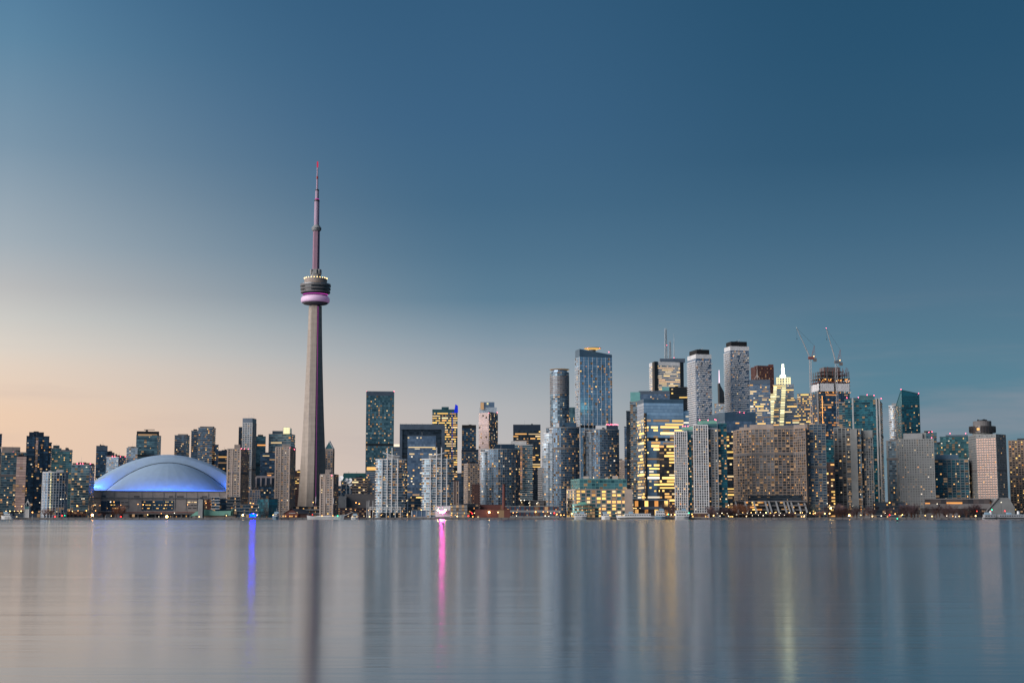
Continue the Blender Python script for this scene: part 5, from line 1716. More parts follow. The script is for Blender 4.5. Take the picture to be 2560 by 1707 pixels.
# grey lakefront tower with blank stripe
r_, poly_, zt_, rg_ = tower(AB, 'grey lakefront tower with broad blank concrete stripe', 'tower', 2084, 2114, 1071, 1735, glass='glass_cavity', slab='concrete_dusk', slab_h=.6, slab_out=.3, fl=2.9, bay=4.4, pier='concrete_dusk', pier_w=1.2, pier_out=.4, lit=.05, clutter=0)
for x0, x1, y0, dy, st in ((2114, 2126, 1071, 1722, dict(glass='glass_cavity', slab='concrete_dusk', slab_h=.7, slab_out=.4, fl=2.9, bay=5, pier='concrete_dusk', pier_w=.6, lit=.14)),
                           (2142, 2152, 1074, 1722, dict(glass='glass_condo', slab='concrete_dusk', slab_h=.8, slab_out=.2, fl=2.9, bay=4, lit=.22)),
                           (2152, 2181, 1078, 1728, dict(glass='glass_cavity', slab='concrete_dusk', slab_h=.7, slab_out=.3, fl=2.9, bay=2.9, pier='concrete_dusk', pier_w=.8, pier_out=.32, lit=.07))):
    pp_, pz_ = front_rect(x0, x1, y0, dy, 22)
    facade(r_, pp_, GROUND, pz_, rg_, wall='windowed_bay', **st)
pp_, pz_ = front_rect(2126, 2142, 1071.5, 1718, 24)
block(r_, 'blank_stripe', 'concrete_dusk', pp_, GROUND, pz_)
pp_, pz_ = front_rect(2152, 2181, 1076, 1727, 8)
block(r_, 'blank_top', 'concrete_dusk', pp_, P(2160, 1094, 1727)[2], pz_)
# pointed glass tower
r_, poly_, zt_, rg_ = tower(CT, 'dark glass tower with sharply slanted point and red beacons', 'tower', 2240, 2299, 1012, 2000, xm=2254, a=24, glass='glass_deepteal', slab='metal_teal', slab_h=.45, slab_out=.3, fl=3, bay=3.2, lit=.06, clutter=0, parapet=0)
A_, B_, C_, D_ = local(r_, poly_)
zh = lambda py: P(2254, py, 2000)[2] - GROUND
zb_ = zt_ - GROUND
MB().add([(*A_, zb_), (*B_, zb_), (*C_, zb_), (*D_, zb_), (*A_, zh(975)), (*B_, zh(984)), (*C_, zh(990))], [[0, 1, 5, 4], [1, 2, 6, 5], [2, 3, 6], [3, 0, 4], [4, 5, 6], [3, 4, 6]]).build('glass_point', 'glass_deepteal', r_)
pf = MB()
for s_, e_ in (((*A_, zh(975)), (*B_, zh(984))), ((*A_, zh(975)), (*D_, zb_)), ((*A_, zb_), (*A_, zh(975)))):
    pf.tube(s_, e_, .6)
for k in range(6):
    z_ = zb_ + (zh(986) - zb_) * k / 6
    pf.tube((A_[0], A_[1] - .3, z_), (B_[0], B_[1] - .3, z_), .35)
pf.build('point_frame', 'metal_teal', r_)
beacon(r_, 2252.5, 973, 2000)
beacon(r_, 2296.5, 983, 2002)
sl = MB().box(0, 0, 0, 1.3, 5, 1.6).mesh('balcony', 'concrete_dusk')
Lw = math.dist(A_, D_)
for k in range(34):
    for t in (.25, .75):
        x, y = A_[0] + (D_[0] - A_[0]) * t, A_[1] + (D_[1] - A_[1]) * t
        link('balcony', sl, r_, (x, y, 30 + k * 3 * (zb_ - 30) / 102), rot=math.atan2(D_[1] - A_[1], D_[0] - A_[0]))
tower(CT, 'cream lit balcony tower against the slanted point tower', 'tower', 2223, 2243, 1016, 2060, curve=4, depth=18, glass='glass_pale', slab='concrete_white', slab_h=.8, slab_out=1.1, slab_name='balcony_slab', lit=.12, litm=['lit_dim', 'lit_pale'], pent=((2229, 2241, 1008, 'concrete_dusk'),), clutter=0)
tower(AB, 'slim grey apartment tower below the cream balcony tower', 'tower', 2216, 2254, 1103, 1810, glass='glass_condo', slab='concrete_dusk', slab_h=.6, slab_out=.6, lit=.06, pent=((2224, 2252, 1097, 'concrete_dim'),), clutter=0, pier='concrete_dusk', pier_w=2.2, pier_step=4, bay=3)
r_, poly_, zt_, rg_ = tower(HT, 'beige punched-window hotel block with blank rooftop wall', 'tower', 2246, 2334, 1099, 1760, glass='glass_cavity', slab='concrete_dusk', slab_h=1.5, slab_out=.25, slab_name='spandrel', fl=2.9, bay=2.9, pier='concrete_dusk', pier_w=1.5, pier_out=.26, lit=.045, clutter=0,
                            pent=((2258, 2306, 1083, 'concrete_grey'), (2306, 2315, 1081, 'concrete_dusk')), low=None)
tower(CT, 'teal condominium top with red beacons behind the hotel roof', 'tower', 2300, 2341, 1084, 1860, glass='glass_teal', slab='metal_teal', lit=.08, clutter=3, beacons=((2322, 1080), (2330, 1079), (2329, 1094, 1855)))
tower(CT, 'green glass condominium with lit crown near revolving restaurant', 'tower', 2350, 2423, 1093, 1950, glass='glass_green', slab='metal_teal', slab_h=.6, slab_out=.6, lit=.12, litm=LIT_PALE, crown=0, pent=((2364, 2420, 1087, 'panel_slate'),), clutter=0, beacons=((2375, 1083), (2414, 1083)))
tower(AB, 'low teal wing stepping down beside the green glass condominium', 'building', 2336, 2362, 1112, 1960, glass='glass_green', slab='metal_teal', lit=.12, clutter=1)
tower(AB, 'teal and white gridded block before the green condominium', 'building', 2335, 2421, 1150, 1790, glass='glass_deepteal', slab='concrete_dusk', slab_h=.6, slab_out=.2, fl=3.0, bay=5.0, pier='concrete_dusk', pier_w=.7, pier_out=.3, lit=.08, clutter=0, pent=((2338, 2396, 1136, 'panel_blue'),))
# hotel with revolving restaurant
HW = dict(slab_h=1.3, slab_out=.25, slab_name='spandrel', fl=2.95, bay=3.0, pier_w=1.0, pier_out=.26, clutter=0)
c_ = P(2470, 1088, 1770)
r_ = thing(HT, 'pale hotel with round revolving restaurant on its roof', 'tower', (c_[0], c_[1], GROUND))
rg_ = rng_()
cor = [P(2421, 1090, 1800)[:2], P(2440, 1090, 1768)[:2], P(2489.5, 1090, 1752)[:2], P(2514, 1090, 1766)[:2]]
body = cor + [(cor[3][0] + 8, cor[3][1] + 30), (cor[0][0] + 14, cor[0][1] + 34)]
zt_ = P(2470, 1088, 1760)[2]
facade(r_, body, GROUND, zt_, rg_, glass='glass_cavity', slab='concrete_dusk', pier='concrete_dusk', lit=.02, wall='wall', **{k: v for k, v in HW.items() if k != 'clutter'})
# sunset-facing rooms: one panel per room, sunset reflection put into its colour
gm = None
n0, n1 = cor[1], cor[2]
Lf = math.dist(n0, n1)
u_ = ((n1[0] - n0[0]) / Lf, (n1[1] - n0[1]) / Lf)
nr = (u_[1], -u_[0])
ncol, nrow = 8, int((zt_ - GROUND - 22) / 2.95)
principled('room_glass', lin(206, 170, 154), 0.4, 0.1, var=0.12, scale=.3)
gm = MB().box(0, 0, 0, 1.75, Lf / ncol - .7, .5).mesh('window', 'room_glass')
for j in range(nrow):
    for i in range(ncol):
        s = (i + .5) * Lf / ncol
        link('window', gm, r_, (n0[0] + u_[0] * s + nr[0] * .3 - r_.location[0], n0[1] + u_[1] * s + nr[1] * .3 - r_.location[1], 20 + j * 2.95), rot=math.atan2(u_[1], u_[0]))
cx_ = P(2456, 1075, 1785)
lc = (cx_[0] - r_.location[0], cx_[1] - r_.location[1])
zq = lambda py: P(2456, py, 1785)[2] - GROUND
sc_ = 1785 / FPX
MB().lathe([(24 * sc_, zt_ - GROUND), (24 * sc_, zq(1082))], 24, *lc).build('drum_neck', 'concrete_dusk', r_)
MB().lathe([(24 * sc_, zq(1083.2)), (31.5 * sc_, zq(1082)), (31.5 * sc_, zq(1081)), (31.2 * sc_, zq(1081)), (32 * sc_, zq(1068)), (32 * sc_, zq(1066)), (.1, zq(1066))], 28, *lc).build('restaurant_drum', 'glass_brown', r_)
for k in range(28):
    a_ = 2 * pi * k / 28
    MB().box(lc[0] + 31.9 * sc_ * cos(a_), lc[1] + 31.9 * sc_ * sin(a_), zq(1081), zq(1067), .5, .5, a_).build('drum_mullion', 'metal_dark', r_)
link('lit_window', window_mesh('lit_warm'), r_, (lc[0] - 19 * sc_, lc[1] - 26.6 * sc_, zq(1077)), rot=-.62, scale=(3.2, 1, 3))
MB().lathe([(22 * sc_, zq(1066)), (22 * sc_, zq(1053)), (.1, zq(1053))], 24, *lc).build('upper_drum', 'concrete_dim', r_)
for k in range(9):
    MB().box(lc[0] + rg_.uniform(-18, 18) * sc_, lc[1] - 6 + rg_.uniform(-3, 6), zq(1053), zq(1053) + rg_.uniform(.8, 2.6), rg_.uniform(.8, 3), 2).build('roof_unit', 'metal_dark', r_)
MB().tube((lc[0] - 4, lc[1], zq(1053)), (lc[0] - 4, lc[1], zq(1045)), .25, .1).build('aerial', 'steel_grey', r_)
tower(AB, 'brown gridded apartment block cut by the eastern picture edge', 'building', 2521, 2610, 1102, 1860, glass='glass_brown', slab='concrete_brown', slab_h=1.0, slab_out=.3, slab_name='spandrel', fl=3, bay=3.6, pier='concrete_brown', pier_w=1.0, pier_out=.32, lit=.16, litm=['lit_warm', 'lit_orange', 'lit_yellow'], clutter=3)
# hotel podium and raking concrete end
tower('podium', 'long low concrete hotel podium with dark window strip', 'podium', 2312, 2474, 1248, 1715, glass='glass_brown', slab='concrete_dim', slab_h=5.5, slab_out=.8, fl=9.6, bay=6, lit=.12, run=2, litm=['lit_orange', 'lit_dim'], clutter=0, depth=20)
r_ = thing('podium_ramp', 'wedge shaped concrete podium end below the revolving restaurant hotel', 'podium', (P(2500, 1280, 1700)[0], 1700, GROUND))
v = []
for d_ in (0, 30):
    for x_, y_ in ((2462, 1284), (2496, 1244), (2522, 1244), (2537, 1268), (2538, 1294), (2462, 1294)):
        p_ = P(x_, y_, 1700)
        v.append((p_[0] - r_.location[0], d_, max(0, p_[2] - GROUND)))
MB().add(v, [[5, 4, 3, 2, 1, 0], [6, 7, 8, 9, 10, 11]] + [[i, (i + 1) % 6, 6 + (i + 1) % 6, 6 + i] for i in range(6)]).build('wedge_wall', 'concrete_dusk', r_)
MB().tube((v[0][0], -.6, v[0][2] + 1), (v[1][0], -.6, v[1][2]), .9).build('stair_string', 'concrete_dim', r_)
tower(AB, 'low dark building behind bare trees east of grey tower', 'building', 2182, 2262, 1257, 1700, glass='glass_dark', slab='metal_dark', slab_h=1.4, fl=4, lit=.1, clutter=0, depth=14)

# ---------------------------------------------------------------- low blocks along the lake
def low(name, label, cat, xl, xr, yt, Y, **kw):
    d = dict(depth=14, clutter=0, fl=3.4, bay=3.4, parapet=.6)
    d.update(kw)
    return tower(name, label, cat, xl, xr, yt, Y, **d)


low('dark_glass_block', 'dark glass cube by the lake before the beige towers', 'building', 643, 695, 1247, 1660, xm=672, a=20, glass='glass_deepteal', slab='metal_dark', slab_h=.3, slab_out=.05, lit=.01)
low('marina_building', 'low glazed marina building with balconies west of dark cube', 'building', 585, 645, 1262, 1650, glass='glass_navy', slab='concrete_grey', slab_h=.7, slab_out=1.2, lit=.22, litm=LIT_HOME)
low('apartment_building', 'small black apartment building east of stadium end', 'building', 568, 600, 1242, 1720, glass='glass_dark', slab='concrete_grey', slab_h=.6, slab_out=.8, lit=.12)
low('apartment_building', 'white balconied low block beside the green roofed malt house', 'building', 530, 548, 1243, 1730, glass='glass_navy', slab='concrete_white', slab_h=.9, slab_out=1.0, lit=.1)
low('glass_block', 'dark glass low block between balconied block and black building', 'building', 546, 570, 1248, 1740, glass='glass_navy', slab='metal_dark', lit=.03)
low('market_hall', 'maroon low hall behind the grey silo', 'building', 508, 532, 1250, 1760, glass='brick_dark', slab='brick_red', slab_h=1.2, lit=.15, wall='wall')
low('harbour_building', 'low lit harbour building with long bright canopy at western end', 'building', -20, 62, 1279, 1640, glass='glass_dark', slab='metal_dark', slab_h=1.0, lit=.35, litm=LIT_OFFICE, bay=4)
low('boathouse', 'low blue-grey boathouse beside the small fire tower', 'building', 38, 100, 1284, 1625, glass='panel_slate', slab='concrete_grey', slab_h=.8, lit=.12, wall='wall')
low('parking_block', 'low dark parking block behind the russet trees', 'building', 100, 215, 1279, 1720, glass='glass_dark', slab='concrete_dim', slab_h=1.3, lit=.1)
low('transit_shed', 'long low shed under the expressway by the stadium', 'building', 330, 480, 1284, 1800, glass='glass_dark', slab='concrete_dim', slab_h=1.0, lit=.12)
low('aquarium_hall', 'low lit hall with bright soffit at observation tower foot', 'building', 725, 800, 1266, 1900, glass='glass_brown', slab='concrete_grey', slab_h=1.6, slab_out=1.0, fl=4.5, bay=4, lit=.6, litm=['lit_pale', 'lit_white', 'lit_warm'])
low('rail_station', 'long dark station with a row of small windows', 'building', 844, 940, 1270, 1880, glass='glass_dark', slab='brick_dark', slab_h=1.4, lit=.22, bay=3, litm=['lit_dim', 'lit_pale'])
low('gallery_building', 'flat roofed lakeside gallery with brick arches and lamps', 'building', 1264, 1396, 1266, 1640, glass='glass_navy', slab='concrete_grey', slab_h=2.2, slab_out=.6, fl=6.4, bay=5.4, pier='brick_red', pier_w=1.6, lit=.3, litm=['lit_dim', 'lit_orange'])
low('theatre_building', 'lamp dotted low block behind the flat roofed gallery', 'building', 1299, 1360, 1251, 1760, glass='concrete_dim', slab='concrete_grey', slab_h=.6, fl=3.6, bay=5, lit=.5, litm=['lit_pale', 'lit_white'], wall='wall')
low('power_house', 'brick power house with gabled dormer below the chimney', 'building', 1200, 1264, 1262, 1660, glass='brick_red', slab='brick_dark', slab_h=.5, slab_out=.15, fl=8, bay=6, lit=.08, wall='wall')
low('brick_pavilion', 'long brick shed on the quay in front of power house', 'building', 1188, 1275, 1274, 1605, glass='brick_red', slab='brick_dark', slab_h=.4, slab_out=.15, fl=8, bay=6, lit=.12, wall='wall')
low('warehouse', 'grey warehouse with neon triangle behind the floodlit terrace', 'building', 1160, 1196, 1260, 1650, glass='metal_dark', slab='metal_navy', slab_h=.6, lit=.1, wall='wall', litm=['lit_orange'])
low('beer_terrace', 'low pale terrace building under bright floodlights', 'building', 1126, 1168, 1262, 1630, glass='concrete_grey', slab='concrete_dim', slab_h=.8, lit=.35, wall='wall', litm=['lit_warm', 'lit_yellow'])
low('club_house', 'long grey clubhouse with slim columns west of pink stage', 'building', 1030, 1066, 1276, 1610, glass='glass_slate', slab='concrete_grey', slab_h=1.6, slab_out=1.0, fl=7, bay=5, pier='concrete_white', pier_w=.4, pier_out=.8, lit=.08)
low('boat_shed', 'low dark boat shed under the canopy truss', 'building', 945, 1003, 1282, 1612, glass='glass_dark', slab='metal_dark', slab_h=.8, lit=.06)
low('restaurant', 'lakeside restaurant with row of glowing arches', 'restaurant', 1728, 1768, 1283, 1606, glass='brick_dark', slab='concrete_beige', slab_h=.8, fl=4.2, bay=3.6, lit=1.0, litm=['lit_yellow', 'lit_warm'], wall='wall')
low('kiosk', 'small pale kiosk among the promenade lamps', 'kiosk', 1984, 2016, 1287, 1600, glass='glass_dark', slab='concrete_grey', lit=.5, litm=LIT_OFFICE)
low('ferry_shelter', 'white roofed ferry shelter beneath the bare trees', 'shelter', 2138, 2180, 1281, 1620, glass='concrete_grey', slab='concrete_pale', lit=.05, wall='wall')
low('ferry_shed', 'long low ferry shed east of white roofed shelter', 'shed', 2184, 2262, 1288, 1605, glass='glass_dark', slab='concrete_grey', slab_h=.6, lit=.15, litm=LIT_OFFICE)
low('terminal_canopy', 'low dark ferry terminal with flat canopy before hotel podium', 'building', 2400, 2462, 1275, 1650, glass='glass_dark', slab='metal_dark', slab_h=.8, slab_out=1.5, lit=.06)

# chimney of the power house
r_ = thing('brick_chimney', 'tall slim red brick chimney before the bowed condominium', 'chimney', (P(1259.5, 1280, 1650)[0], 1650, GROUND))
zc = P(1259, 1209, 1650)[2] - GROUND
MB().lathe([(2.3, 0), (1.45, zc - 1.5)], 16).build('stack', 'brick_red', r_)
MB().lathe([(1.5, zc - 1.5), (1.75, zc - .9), (1.75, zc), (1.2, zc)], 16).build('rim', 'brick_dark', r_)
# malt house with green roof and silo
r_ = thing('malt_house', 'low hall with sweeping green copper roofs', 'building', (P(527, 1290, 1640)[0], 1640, GROUND))
lxp = lambda px, py, Y=1640: (P(px, py, Y)[0] - r_.location[0], Y - 1640, P(px, py, Y)[2] - GROUND)
def roof_sheet(pts, name, back=16):
    f0 = [lxp(x, y) for x, y in pts]
    b0 = [(x, y + back, z) for x, y, z in f0]
    n = len(pts)
    MB().add(f0 + b0, [list(range(n)), list(range(2 * n - 1, n - 1, -1))] + [[i, n + i, n + (i + 1) % n, (i + 1) % n] for i in range(n)]).build(name, 'copper_green', r_)
roof_sheet([(475, 1290), (507, 1287), (507, 1273), (498, 1275), (488, 1280)], 'roof_slope')
roof_sheet([(508, 1288), (579, 1288), (581, 1284), (580, 1276), (529, 1277), (522, 1273.5), (508, 1273)], 'roof_sweep')
roof_sheet([(576, 1289), (580, 1288), (581, 1272), (579.5, 1271)], 'roof_horn')
MB().box(4, 9, 0, 3.4, 44, 10).build('wall', 'concrete_beige', r_)
r_ = thing('grain_silo', 'plain grey concrete silo standing over green copper roofs', 'silo', (P(501.5, 1290, 1634)[0], 1634, GROUND))
zs_ = P(501, 1247.5, 1634)[2] - GROUND
MB().box(0, 0, 0, zs_, 5.0, 5.0).build('shaft', 'concrete_grey', r_)
MB().box(2.9, .6, 0, zs_ - 1, .8, 4).build('side_rib', 'concrete_dim', r_)
MB().box(.6, 0, zs_, zs_ + 2.4, 2.8, 3).build('head_house', 'metal_dark', r_)
# pub with dark pitched roof
r_ = thing('lakeside_pub', 'brick pub with broad dark pitched roof by the schooner', 'pub', (P(735, 1290, 1610)[0], 1610, GROUND))
gx = lambda px: P(px, 1290, 1610)[0] - r_.location[0]
gz = lambda py: P(735, py, 1610)[2] - GROUND
MB().add([(gx(714), -8, 0), (gx(748), -8, 0), (gx(748), -8, gz(1283)), (gx(731), -8, gz(1272.5)), (gx(714), -8, gz(1283)), (gx(714), 10, 0), (gx(748), 10, 0)], [[0, 1, 2, 3, 4]]).build('gable_wall', 'brick_red', r_)
MB().box((gx(714) + gx(776)) / 2, 3, 0, gz(1284), gx(776) - gx(714), 18).build('wall', 'brick_dark', r_)
rf = [(gx(708), -9, gz(1285)), (gx(731), -9, gz(1271)), (gx(752), -9, gz(1284)), (gx(708), 12, gz(1285)), (gx(733), 12, gz(1271)), (gx(757), 2, gz(1271.5)), (gx(779), -6, gz(1284)), (gx(779), 14, gz(1284))]
MB().add(rf, [[0, 1, 4, 3], [1, 2, 6, 5], [1, 5, 4], [4, 5, 7], [5, 6, 7]]).build('roof', 'roof_slate', r_)
for px_ in (711, 717, 728, 733, 743):
    p_ = P(px_, 1291, 1600)
    link('lit_window', window_mesh('lit_warm'), r_, (gx(px_), -9.2, 1.2), scale=(1.4, 1, 1.4))
MB().box(gx(733), -8.4, gz(1283), gz(1281.6), 7, .4).build('fascia_sign', 'concrete_pale', r_)

# satellite dishes on the arena forecourt roofs
for k, (px_, py_, rr, lab) in enumerate(((853, 1197, 4.8, 'largest white dish beside the arena, western one'), (866, 1200, 3.0, 'small white dish between two larger ones'), (874.5, 1203, 4.6, 'large white dish before the teal arena roof'), (877, 1211, 3.2, 'small white dish below the large eastern one'))):
    p_ = P(px_, py_, 2190)
    r_ = thing('satellite_dish', lab, 'dish', (p_[0], 2190, GROUND), 'satellite dishes by the arena')
    zc = p_[2] - GROUND
    mm = MB().lathe([(.05, 0), (rr * .5, rr * .08), (rr * .85, rr * .24), (rr, rr * .34)], 20)
    o = mm.build('reflector', 'paint_white', r_, (0, 0, zc), smooth=True)
    o.rotation_euler = (radians(58), 0, radians(-28))
    MB().tube((0, 1, 0), (0, 1, zc), .6, .4).build('pedestal', 'steel_grey', r_)
    MB().tube((0, 0, zc), (-1.4, -rr * .9, zc + rr * .45), .12).build('feed_arm', 'steel_grey', r_)

# elevated expressway
r_ = thing('elevated_expressway', 'elevated concrete expressway running below the stadium wall', 'viaduct', (P(420, 1285, 1790)[0], 1790, GROUND))
zd = P(420, 1281.5, 1790)[2] - GROUND
x0_, x1_ = P(250, 1285, 1790)[0] - r_.location[0], P(640, 1285, 1790)[0] - r_.location[0]
MB().box((x0_ + x1_) / 2, 0, zd - 1.6, zd, x1_ - x0_, 14).build('deck', 'concrete_dim', r_)
MB().box((x0_ + x1_) / 2, -7.1, zd + .01, zd + 1.0, x1_ - x0_, .4).build('parapet', 'steel_rust', r_)
pm = MB().box(0, 0, 0, zd - 1.6, 1.6, 9).mesh('column', 'concrete_dim')
for k in range(18):
    link('column', pm, r_, (x0_ + (k + .5) * (x1_ - x0_) / 18, 0, 0))

# pink lit stage
r_ = thing('concert_stage', 'open-air stage glowing pink under a white canopy', 'stage', (P(1105, 1290, 1590)[0], 1590, GROUND))
sx = lambda px: P(px, 1290, 1590)[0] - r_.location[0]
szp = lambda py: P(1105, py, 1590)[2] - GROUND
v = [(sx(1085), -4, szp(1265.5)), (sx(1127), -4, szp(1264)), (sx(1125), -4, szp(1276)), (sx(1089), -4, szp(1276)), (sx(1087), 6, szp(1267)), (sx(1125), 6, szp(1266)), (sx(1124), 6, szp(1276)), (sx(1090), 6, szp(1276))]
MB().add(v, [[3, 2, 1, 0], [4, 5, 6, 7], [0, 1, 5, 4], [1, 2, 6, 5], [2, 3, 7, 6], [3, 0, 4, 7]]).build('canopy', 'tarp_white', r_)
MB().box((sx(1088) + sx(1126)) / 2, 6, 0, szp(1276), sx(1126) - sx(1088), .5).build('backdrop', 'tarp_white', r_)
MB().box((sx(1088) + sx(1126)) / 2, 2, 0, 1.1, sx(1126) - sx(1088), 9).build('platform', 'paint_dark', r_)
for px_ in (1086.5, 1126.5):
    MB().tube((sx(px_), -4, 0), (sx(px_), -4, szp(1265)), .3).build('post', 'steel_grey', r_)
for px_, py_, mt, rad in ((1101, 1279, 'lamp_pink', .85), (1104, 1279.5, 'lamp_pink', 1.0), (1107, 1279.5, 'lamp_pink', 1.0), (1110.5, 1278.5, 'lamp_pink', .85), (1096, 1274.5, 'lamp_flood', .7), (1114, 1274.5, 'lamp_flood', .7)):
    o_ = MB().box(sx(px_), -5.2, szp(py_) - rad, szp(py_) + rad, rad * 2, .9).build('stage_lamp', 'paint_dark', r_)
    MB().lathe([(.01, 0), (rad * .95, 0)], 14).build('lens', mt, o_, (sx(px_), -5.7, szp(py_))).rotation_euler = (pi / 2, 0, 0)
MB().ball((sx(1106), -2, szp(1282)), .6).build('stage_glow', 'lamp_pink_soft', r_)

# canopy truss and poles of the marina
r_ = thing('canopy_truss', 'white steel truss canopy before the western balcony tower', 'canopy', (P(962, 1290, 1600)[0], 1600, GROUND))
tx = lambda px: P(px, 1290, 1600)[0] - r_.location[0]
tzp = lambda py: P(962, py, 1600)[2] - GROUND
mm = MB().tube((tx(925), 0, tzp(1267)), (tx(1000), 0, tzp(1266.5)), .3).tube((tx(925), 0, tzp(1273)), (tx(1000), 0, tzp(1273)), .25)
for k in range(24):
    a_, b2 = 925 + k * 75 / 24, 925 + (k + 1) * 75 / 24
    mm.tube((tx(a_), 0, tzp(1273 if k % 2 else 1267)), (tx(b2), 0, tzp(1267 if k % 2 else 1273)), .17, n=4)
mm.build('truss', 'paint_white', r_)
MB().box((tx(925) + tx(1002)) / 2, 5, tzp(1266.3), tzp(1265.8), tx(1002) - tx(925), 9).build('roof_sheet', 'concrete_grey', r_)
for px_ in (925, 950, 975, 1001):
    MB().tube((tx(px_), 0, 0), (tx(px_), 0, tzp(1266.5)), .3).build('post', 'paint_white', r_)
ordn = ['first', 'second', 'third', 'fourth', 'fifth', 'sixth', 'seventh', 'eighth', 'ninth', 'tenth', 'eleventh', 'twelfth', 'thirteenth', 'fourteenth', 'fifteenth', 'sixteenth', 'seventeenth', 'eighteenth', 'nineteenth', 'twentieth',
        'twenty-first', 'twenty-second', 'twenty-third', 'twenty-fourth', 'twenty-fifth', 'twenty-sixth', 'twenty-seventh', 'twenty-eighth']
for k, (px_, yt_) in enumerate(((917.8, 1251), (922.5, 1250), (932.5, 1250), (947.5, 1251), (966.3, 1259), (988.5, 1249.5))):
    p_ = P(px_, yt_, 1592)
    r_ = thing('flagpole', f'{ordn[k]} tall white pole from the west along the marina quay', 'pole', (p_[0], 1592, GROUND), 'white poles on the marina quay')
    MB().tube((0, 0, 0), (0, 0, p_[2] - GROUND), .34, .2).build('pole', 'paint_white', r_)
    MB().lathe([(.9, 0), (.9, .5), (.3, .7)], 10).build('base', 'concrete_grey', r_)
# small fire tower
r_ = thing('drill_tower', 'slim blue topped tower with pointed steel frame by the boathouse', 'tower', (P(68, 1290, 1615)[0], 1615, GROUND))
hx = lambda px: P(px, 1290, 1615)[0] - r_.location[0]
hz = lambda py: P(68, py, 1615)[2] - GROUND
MB().box(0, 0, 0, hz(1272), 4.6, 4.6).build('shaft', 'concrete_pale', r_)
MB().box(0, 0, hz(1272), hz(1265.5), 4.8, 4.8).build('clock_room', 'metal_teal', r_)
mm = MB()
for sx_, sy_ in ((-1, -1), (1, -1), (1, 1), (-1, 1)):
    mm.tube((sx_ * 2.6, sy_ * 2.6, 0), (sx_ * 2.6, sy_ * 2.6, hz(1263)), .2, n=4)
    mm.tube((sx_ * 2.6, sy_ * 2.6, hz(1263)), (0, 0, hz(1250)), .2, n=4)
mm.tube((0, 0, hz(1258)), (0, 0, hz(1247)), .15)
mm.build('spire_frame', 'paint_white', r_)

# ---------------------------------------------------------------- boats
def hull(root, L, W, H, mat, bow=1, name='hull', z0=-.3, sheer=.25):
    """boat hull along x; bow = +1 points to +x"""
    n = 12
    v, f = [], []
    for i in range(n + 1):
        t = i / n
        w = W / 2 * (min(1, (1 - t) * 2.6) ** .6 if t > .6 else 1.0) * (.86 if t < .05 else 1)
        x = (-L / 2 + L * t) * bow
        h = H * (1 + sheer * (2 * t - .8) ** 2)
        v += [(x * (.97 if t < .95 else .93), -w * .62, z0), (x, -w, h), (x, w, h), (x * (.97 if t < .95 else .93), w * .62, z0)]
    for i in range(n):
        a, b = i * 4, (i + 1) * 4
        for k in range(3):
            f.append([a + k, b + k, b + k + 1, a + k + 1] if bow > 0 else [a + k + 1, b + k + 1, b + k, a + k])
    f += [[0, 1, 2, 3], [n * 4 + 3, n * 4 + 2, n * 4 + 1, n * 4]]
    return MB().add(v, f).build(name, mat, root)


def boat(name, label, xl, xr, Y=1562, group=None):
    x0, x1 = Xg(xl, Y), Xg(xr, Y)
    r = thing(name, label, 'boat', ((x0 + x1) / 2, Y, 0), group)
    return r, x1 - x0, Y / FPX


# schooner
r_, L_, k_ = boat('schooner', 'white three-masted schooner moored below the observation tower', 768, 862)
hull(r_, L_, 8, 3.2, 'paint_white', 1, sheer=.5)
MB().box(-2, 0, 2.6, 4.0, L_ * .4, 3.6).build('deckhouse', 'paint_white', r_)
MB().tube((L_ * .46, 0, 3.6), (L_ * .72, 0, 8.2), .3, .12).build('bowsprit', 'paint_white', r_)
for px_, yt_ in ((789, 1241), (815, 1242), (833, 1244)):
    x_ = Xg(px_, 1562) - r_.location[0]
    zt2 = P(px_, yt_, 1562)[2]
    mk = MB().tube((x_, 0, 2), (x_, 0, zt2 * .72), .3, .26)
    mo = mk.build('mast', 'paint_dark', r_)
    MB().tube((x_, 0, zt2 * .72), (x_, 0, zt2), .28, .2).build('masthead', 'paint_white', mo)
    MB().tube((x_, 0, 4.5), (x_ - 9, 0, 5.2), .22).build('boom', 'bark', r_)
    MB().tube((x_, 0, zt2 * .95), (x_ + 11, 0, 3.4), .06, n=4).tube((x_, 0, zt2 * .95), (x_ - 9, 0, 3.4), .06, n=4).build('stay', 'steel_grey', r_)
for px_, mt in ((806, 'lamp_orange'), (833, 'lamp_orange'), (845, 'lamp_green')):
    MB().ball((Xg(px_, 1562) - r_.location[0], -3.5, 3.9), .45).build('deck_lamp', mt, r_)
# yacht
r_, L_, k_ = boat('motor_yacht', 'white motor yacht seen bow on beside the schooner', 878, 897)
hull(r_, L_, 6, 2.4, 'paint_white', 1)
MB().box(0, 0, 2.2, 4.6, L_ * .75, 4.6).build('cabin', 'paint_white', r_)
MB().box(0, -.05, 3.0, 4.0, L_ * .68, 4.8).build('cabin_window', 'glass_dark', r_)
MB().box(0, 0, 4.61, 6.4, L_ * .5, 3.6).build('flybridge', 'hull_blue', r_)
for dx in (-2.4, 2.2):
    link('lit_window', window_mesh('lit_pale'), r_, (dx, -2.5, 2.5), scale=(1.6, 1, .9))


